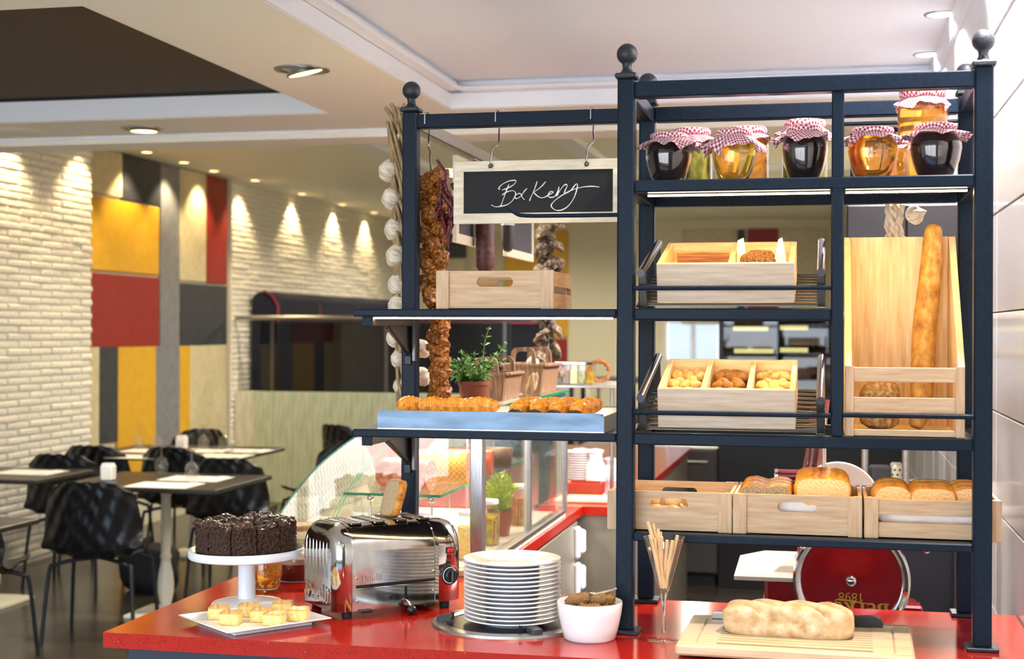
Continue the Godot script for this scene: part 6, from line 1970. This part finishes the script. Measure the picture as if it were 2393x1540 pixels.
	obj("piping", tube(S(), [Vector3(-0.78, 1.66, 0.004), Vector3(0.78, 1.66, 0.004)], 0.012, 8), "piping_purple", hb)
	# dark high stools and tables far behind the glass case
	for q in [[-2.9, -14.5, "dark high table far beyond the glass case"], [-2.0, -14.9, "second dark high table far beyond the glass case"]]:
		var t := thing("high_table", q[2], "table", Vector3(q[0], 0, q[1]))
		obj("table_top", bx2(S(), Vector3(-0.45, 1.06, -0.4), Vector3(0.45, 1.10, 0.4), 0.004), "table_dark", t)
		for x in [-0.4, 0.4]:
			for y in [-0.35, 0.35]: obj("leg", bx2(S(), Vector3(x - 0.02, 0, y - 0.02), Vector3(x + 0.02, 1.0595, y + 0.02), 0.002), "enamel_ivory" if x < 0 else "black_iron", t)
	for i in 5:
		var t := chair("black shell chair in the dim far corner beyond the glass case", Vector3(-2.2 + 0.62 * (i % 3), 0, -13.1 - 0.75 * (i / 3)), 0.2 * i, c)
		t.set_meta("group", "chairs in the far corner")

# ================================================================= kitchen behind the rack
func kitchen() -> void:
	# low table and slicer
	var lt := thing("slicer_table", "low steel table carrying the red slicer", "table", Vector3(0.04, 0, -4.25))
	obj("table_top", bx2(S(), Vector3(-0.40, 0.635, -0.36), Vector3(0.40, 0.66, 0.36), 0.003), "brushed_steel", lt)
	for x in [-0.37, 0.37]:
		for z in [-0.33, 0.33]: obj("leg", bx2(S(), Vector3(x - 0.02, 0, z - 0.02), Vector3(x + 0.02, 0.6345, z + 0.02), 0.002), "brushed_steel", lt)
	var w := on_z(1989, 1357, -4.10)
	var o := thing("meat_slicer", "red flywheel meat slicer with chrome rimmed wheel and gold lettering", "slicer", Vector3(w.x, 0.66, -4.10))
	var cy := w.y - 0.66
	var R := 0.161
	var face := T(Vector3(0, cy, 0), PI / 2)
	obj("wheel_face", lathe(S(), V([0, -0.016, R * 0.80, -0.016, R * 0.84, -0.010, R * 0.845, 0.004, R * 0.80, 0.001, R * 0.3, 0.003, 0, 0.004]), 72, face, 0.5), "red_enamel", o)
	obj("wheel_rim", lathe(S(), V([R * 0.845, -0.016, R * 0.97, -0.018, R, -0.010, R, 0.004, R * 0.985, 0.014, R * 0.95, 0.0165, R * 0.87, 0.010, R * 0.845, 0.003]), 72, face, 0.8), "chrome", o)
	obj("hub_knob", blob(S(), Vector3(0.0155, 0.0155, 0.011), T(Vector3(0, cy, 0.010))), "chrome", o)
	text("lettering", "1898", 0.032, 0.0012, "gold_paint", o, T(Vector3(0.0, cy - 0.045, 0.0035), 0, 0, PI))
	text("lettering", "Berkel", 0.052, 0.0012, "gold_paint", o, T(Vector3(0.018, cy - 0.077, 0.0035), 0, 0, PI), true, "Droid Serif")
	obj("flourish", tube(S(), smooth_path([Vector3(-0.045, cy - 0.058, 0.003), Vector3(-0.035, cy - 0.0535, 0.003), Vector3(0.0, cy - 0.056, 0.003), Vector3(0.06, cy - 0.064, 0.003)], 5), range(16).map(func(i): return 0.0006 + 0.0016 * sin(PI * i / 15.0)), 6), "gold_paint", o)
	obj("base", bx2(S(), Vector3(-0.235, 0.0, -0.30), Vector3(0.165, 0.10, -0.022), 0.012), "red_enamel", o)
	obj("base_foot", extr(S(), rrect(0.44, 0.30, 0.06, 6), 0.03, T(Vector3(-0.03, 0.135, -0.17), -PI / 2)), "dark_red_enamel", o)
	obj("gear_box", bx2(S(), Vector3(-0.24, 0.16, -0.26), Vector3(-0.03, 0.245, -0.05), 0.01), "red_enamel", o)
	obj("base_plate", bx2(S(), Vector3(0.10, 0.145, -0.10), Vector3(0.195, 0.175, -0.03), 0.006), "red_enamel", o)
	var tray := extr(S(), V([-0.18, -0.09, 0.0, -0.09, 0.0, 0.09, -0.10, 0.09, -0.17, 0.05]), 0.012, T(Vector3(-0.145, 0.258, -0.12), -PI / 2 + 0.28))
	obj("slice_tray", tray, "tray_white", o)
	obj("column", tube(S(), smooth_path([Vector3(-0.13, 0.24, -0.19), Vector3(-0.12, 0.36, -0.19), Vector3(-0.115, 0.50, -0.19), Vector3(-0.10, 0.60, -0.19), Vector3(-0.085, 0.74, -0.19)], 4), 0.026, 18), "red_enamel", o)
	var arm := obj("drive_arm", tube(S(), smooth_path([Vector3(-0.205, 0.515, -0.17), Vector3(-0.16, 0.515, -0.17), Vector3(-0.125, 0.52, -0.17), Vector3(-0.108, 0.55, -0.17), Vector3(-0.10, 0.62, -0.17)], 4), 0.0185, 18), "dark_red_enamel", o)
	obj("arm_cap", cyl(S(), Vector3.ZERO, 0.0195, 0.012, 24, 0.002, T(Vector3(-0.205, 0.515, -0.17), 0, 0, PI / 2)), "chrome", arm)
	obj("blade_guard", cyl(S(), Vector3.ZERO, 0.12, 0.012, 48, 0.003, T(Vector3(-0.035, 0.44, -0.17), PI / 2)), "tray_white", o)
	obj("guide_rod", cyl(S(), Vector3(-0.075, 0.24, -0.14), 0.006, 0.45, 14, 0.001), "chrome", o)
	obj("top_bar", bx2(S(), Vector3(-0.20, 0.325, -0.10), Vector3(0.215, 0.345, -0.06), 0.004), "red_enamel", o)
	for x in [-0.13, 0.205]: obj("bar_screw", cyl(S(), Vector3.ZERO, 0.011, 0.014, 20, 0.002, T(Vector3(x, 0.331, -0.062), PI / 2)), "chrome", o)
	# steel worktable with shelf uprights and boxes
	var kt := thing("kitchen_table", "steel kitchen worktable with thin uprights by the tiled wall", "table", Vector3(0.18, 0, -5.3))
	obj("table_top", bx2(S(), Vector3(-0.26, 1.00, -0.40), Vector3(0.27, 1.03, 0.40), 0.003), "brushed_steel", kt)
	for x in [-0.24, 0.25]:
		for z in [-0.37, 0.37]: obj("leg", bx2(S(), Vector3(x - 0.02, 0, z - 0.02), Vector3(x + 0.02, 0.9995, z + 0.02), 0.002), "dark_steel", kt)
	obj("cupboard_side", bx2(S(), Vector3(-0.22, 0.03, -0.35), Vector3(0.23, 0.9, 0.33), 0.003), "navy_panel", kt)
	for p in [2021, 2116]:
		var at := on_z(p, 1100, -5.0)
		obj("upright", cyl(S(), Vector3(at.x, 1.03, -5.0) - kt.position, 0.011, 0.62, 16, 0.002), "brushed_steel", kt)
	obj("upper_shelf", bx2(S(), Vector3(-0.18, 1.642, 0.10), Vector3(0.26, 1.66, 0.38), 0.002), "brushed_steel", kt)
	for q in [[1968, 1140, 0.062, 0.085, "grey_box", "plain grey tin on the steel worktable, between red slicer and uprights"], [2056, 1140, 0.035, 0.10, "slate", "dark bluish container on the steel worktable between the two uprights"], [2095, 1140, 0.02, 0.11, "perforated", "tall steel grater on the worktable beside the bluish container"]]:
		var at := on_z(q[0], q[1], -5.15)
		var t := obj("kitchen_tin" if q[4] == "grey_box" else "container" if q[4] == "slate" else "grater", bx2(S(), Vector3(-q[2], 0, -0.05), Vector3(q[2], q[3], 0.05), 0.006), q[4])
		t.position = Vector3(at.x, 1.0302, -5.15)
		tag(t, q[5], "tin" if q[4] == "grey_box" else "container" if q[4] == "slate" else "grater")
	for i in 5:
		var t := obj("metal_dish", lathe(S(), V([0, 0, 0.030, 0, 0.040, 0.012, 0.042, 0.014, 0.036, 0.013, 0.028, 0.003, 0, 0.003]), 28, Transform3D(), 1.2), "chrome")
		t.position = Vector3(on_z(2148, 1130, -5.1).x, 1.0302 + 0.011 * i, -5.1)
		tag(t, "small round steel dish in the stack on the worktable", "dish", "stacked steel dishes")
	# dark wall cupboard
	var cb := thing("wall_cupboard", "dark navy wall cupboard on the tiled wall behind the bread box", "cupboard", Vector3(0.265, 1.70, -5.25))
	obj("body", bx2(S(), Vector3(-0.20, 0, -0.17), Vector3(0.194, 0.335, 0.15), 0.003), "navy_dark", cb)
	obj("door", bx2(S(), Vector3(-0.198, 0.003, 0.151), Vector3(-0.004, 0.332, 0.166), 0.003), "navy_dark", cb)
	obj("door", bx2(S(), Vector3(0.0, 0.003, 0.151), Vector3(0.192, 0.332, 0.166), 0.003), "navy_dark", cb)
	# low grey cabinet beside the fridge
	var lc := thing("low_cabinet", "low dark grey kitchen cabinet beside the drinks fridge", "cabinet", Vector3(-1.0, 0, -9.0))
	obj("body", bx2(S(), Vector3(-0.55, 0.08, -0.5), Vector3(0.335, 0.86, 0.0), 0.004), "cabinet_grey", lc)
	obj("plinth", bx2(S(), Vector3(-0.53, 0.0, -0.48), Vector3(0.32, 0.079, -0.03), 0.0), "black_iron", lc)
	for x in [-0.545, -0.105]:
		var dd := obj("door", bx2(S(), Vector3(x, 0.09, 0.001), Vector3(x + 0.435, 0.85, 0.018), 0.003), "cabinet_grey", lc)
		obj("handle", tube(S(), [Vector3(x + 0.05, 0.78, 0.035), Vector3(x + 0.38, 0.78, 0.035)], 0.006, 8), "brushed_steel", dd)
	# lit drinks fridge
	var f := thing("drinks_fridge", "dark drinks fridge with lit shelves at the back of the kitchen", "fridge", Vector3(-0.10, 0, -9.0))
	var st := S()
	bx2(st, Vector3(-0.56, 0, -0.6), Vector3(0.54, 1.0, 0.0), 0.003)
	obj("body", st, "navy_dark", f)
	st = S()
	bx2(st, Vector3(-0.56, 1.0002, -0.6), Vector3(0.54, 1.66, -0.55), 0.003)
	for x in [-0.56, -0.015, 0.51]: bx2(st, Vector3(x, 1.0002, -0.548), Vector3(x + 0.03, 1.66, 0.0), 0.003)
	bx2(st, Vector3(-0.56, 1.6602, -0.6), Vector3(0.54, 1.69, 0.0), 0.003)
	obj("cabinet_frame", st, "navy_dark", f)
	for y in [1.30, 1.455]: obj("shelf", bx2(S(), Vector3(-0.528, y, -0.545), Vector3(0.508, y + 0.012, -0.03), 0.001), "dark_steel", f)
	glow("lamp_tube", Color(1.0, 0.95, 0.62), 1.6)
	for q in [[1713, 1795, 768], [1823, 1895, 766], [1716, 1808, 820], [1823, 1896, 818]]:
		var p0 := on_z(q[0], q[2], -9.03)
		var p1 := on_z(q[1], q[2], -9.03)
		obj("lamp_tube", tube(S(), [p0 - f.position, Vector3(p1.x, p0.y, -9.03) - f.position], 0.014, 12), "lamp_tube", f)
	obj("glass_door", bx2(S(), Vector3(-0.53, 1.0, 0.001), Vector3(0.51, 1.66, 0.006), 0.0), "fridge_glass", f)
	rng.seed = 3
	for i in 14:
		var y: float = [1.0, 1.312, 1.467][i % 3]
		var bt := thing("drink_bottle", "small bottle standing on a lit shelf of the drinks fridge", "bottle", Vector3(-0.590 + 0.071 * i + (0.075 if i > 6 else 0.0), y + 0.0004, -9.2), 0.0, "bottles in the drinks fridge")
		obj("bottle_body", lathe(S(), V([0, 0, 0.026, 0.0, 0.027, 0.004, 0.027, 0.075, 0.012, 0.10, 0.011, 0.128, 0, 0.128]), 18), ["label_blue", "honey_amber", "glass_edge", "velvet_navy", "panel_beige"][rng.randi() % 5], bt)
	# crockery on the far worktop
	var dish := thing("baking_dish", "red ceramic baking dish on the far worktop", "dish", on_y(1368, 1158, 0.9004))
	st = S()
	bx2(st, Vector3(-0.068, 0, -0.05), Vector3(0.068, 0.008, 0.05), 0.002)
	for s in [-1, 1]:
		bx2(st, Vector3(-0.072, 0.006, s * 0.055), Vector3(0.072, 0.058, s * 0.046), 0.003)
		bx2(st, Vector3(s * 0.075, 0.006, -0.055), Vector3(s * 0.066, 0.058, 0.055), 0.003)
	obj("dish_body", st, "red_dish", dish)
	var cb2 := obj("chopping_board", bx2(S(), Vector3(-0.10, 0, -0.09), Vector3(0.12, 0.014, 0.09), 0.004), "board_wood")
	cb2.position = Vector3(-0.95, 0.9003, -5.80)
	tag(cb2, "small pale chopping board before the red baking dish", "board")
	var jug := [[1392, 1112, -6.35, 0.046, 0.15, "stout white jug in the crockery on the far worktop"], [1425, 1118, -6.6, 0.05, 0.09, "white bowl-shaped pot beside the stout white jug"], [1360, 1090, -6.75, 0.05, 0.12, "white canister behind the red baking dish"]]
	for q in jug:
		var at := on_z(q[0], q[1], q[2])
		var t := thing("white_pot", q[5], "pot", Vector3(min(at.x, -0.86), 0.9003, q[2]))
		var r: float = q[3]
		var h: float = q[4]
		obj("pot_body", lathe(S(), V([0, 0, r * 0.85, 0, r, h * 0.25, r * 0.95, h * 0.6, r * 0.6, h * 0.8, r * 0.65, h, r * 0.55, h, r * 0.5, h * 0.8, 0, h * 0.75]), 32), "porcelain", t)
		obj("lid", lathe(S(), V([r * 0.75, h + 0.0005, r * 0.8, h + 0.012, 0, h + 0.02]), 28), "porcelain", t)
	var pl := thing("stacked_saucer", "white saucer in the stack on the far worktop", "plate", Vector3(-1.09, 0.9003, -6.4), 0.0, "saucers on the far worktop")
	obj("saucer_body", lathe(S(), V([0, 0, 0.04, 0, 0.082, 0.012, 0.082, 0.015, 0.04, 0.005, 0, 0.005]), 40, Transform3D(), 1.2), "porcelain", pl)
	for i in range(1, 14): dup(pl, Vector3(-1.09, 0.9003 + 0.0105 * i, -6.4))
	# steel shelf above the far worktop with storage jars
	var sv := thing("service_shelf", "steel service shelf over the far worktop with a row of storage jars", "shelf", Vector3(-1.2, 0.9003, -6.3))
	for x in [-0.34, 0.30]:
		for z in [-0.30, 0.20]: obj("leg", cyl(S(), Vector3(x, 0, z), 0.009, 0.45, 14, 0.001), "brushed_steel", sv)
	obj("shelf_board", bx2(S(), Vector3(-0.36, 0.4502, -0.33), Vector3(0.33, 0.462, 0.23), 0.002), "brushed_steel", sv)
	for i in 5:
		var at := on_z(1306 + 20 * i, 905, -6.2)
		var t := thing("storage_jar", ["small square jar of ground coffee on the service shelf", "small square jar of brown seeds on the service shelf", "small square jar of pale meal on the service shelf", "small square jar of green herbs on the service shelf", "small square jar of yellow oil on the service shelf"][i], "jar", Vector3(at.x, 1.3625, -6.2 + 0.02 * i), 0.0, "storage jars in a row")
		obj("glass", bx2(S(), Vector3(-0.018, 0, -0.018), Vector3(0.018, 0.085, 0.018), 0.003), "jar_glass", t)
		obj("contents", bx2(S(), Vector3(-0.0155, 0.003, -0.0155), Vector3(0.0155, 0.06, 0.0155), 0.003), ["soil", "dark_rye", "custard", "olive_pickle", "honey_yellow"][i], t)
		obj("lid", bx2(S(), Vector3(-0.0175, 0.0855, -0.0175), Vector3(0.0175, 0.098, 0.0175), 0.003), "chrome", t)
	var wr := thing("dried_wreath", "brown dried wreath standing behind the storage jars", "wreath", Vector3(-1.01, 1.412, -6.45))
	obj("ring", tube(S(), arc(Vector3.ZERO, Vector3(0.045, 0, 0), Vector3(0, 0.045, 0), 0, 340, 24), range(25).map(func(i): return 0.010 + 0.004 * sin(i * 2.3)), 10), "dried_pepper", wr)
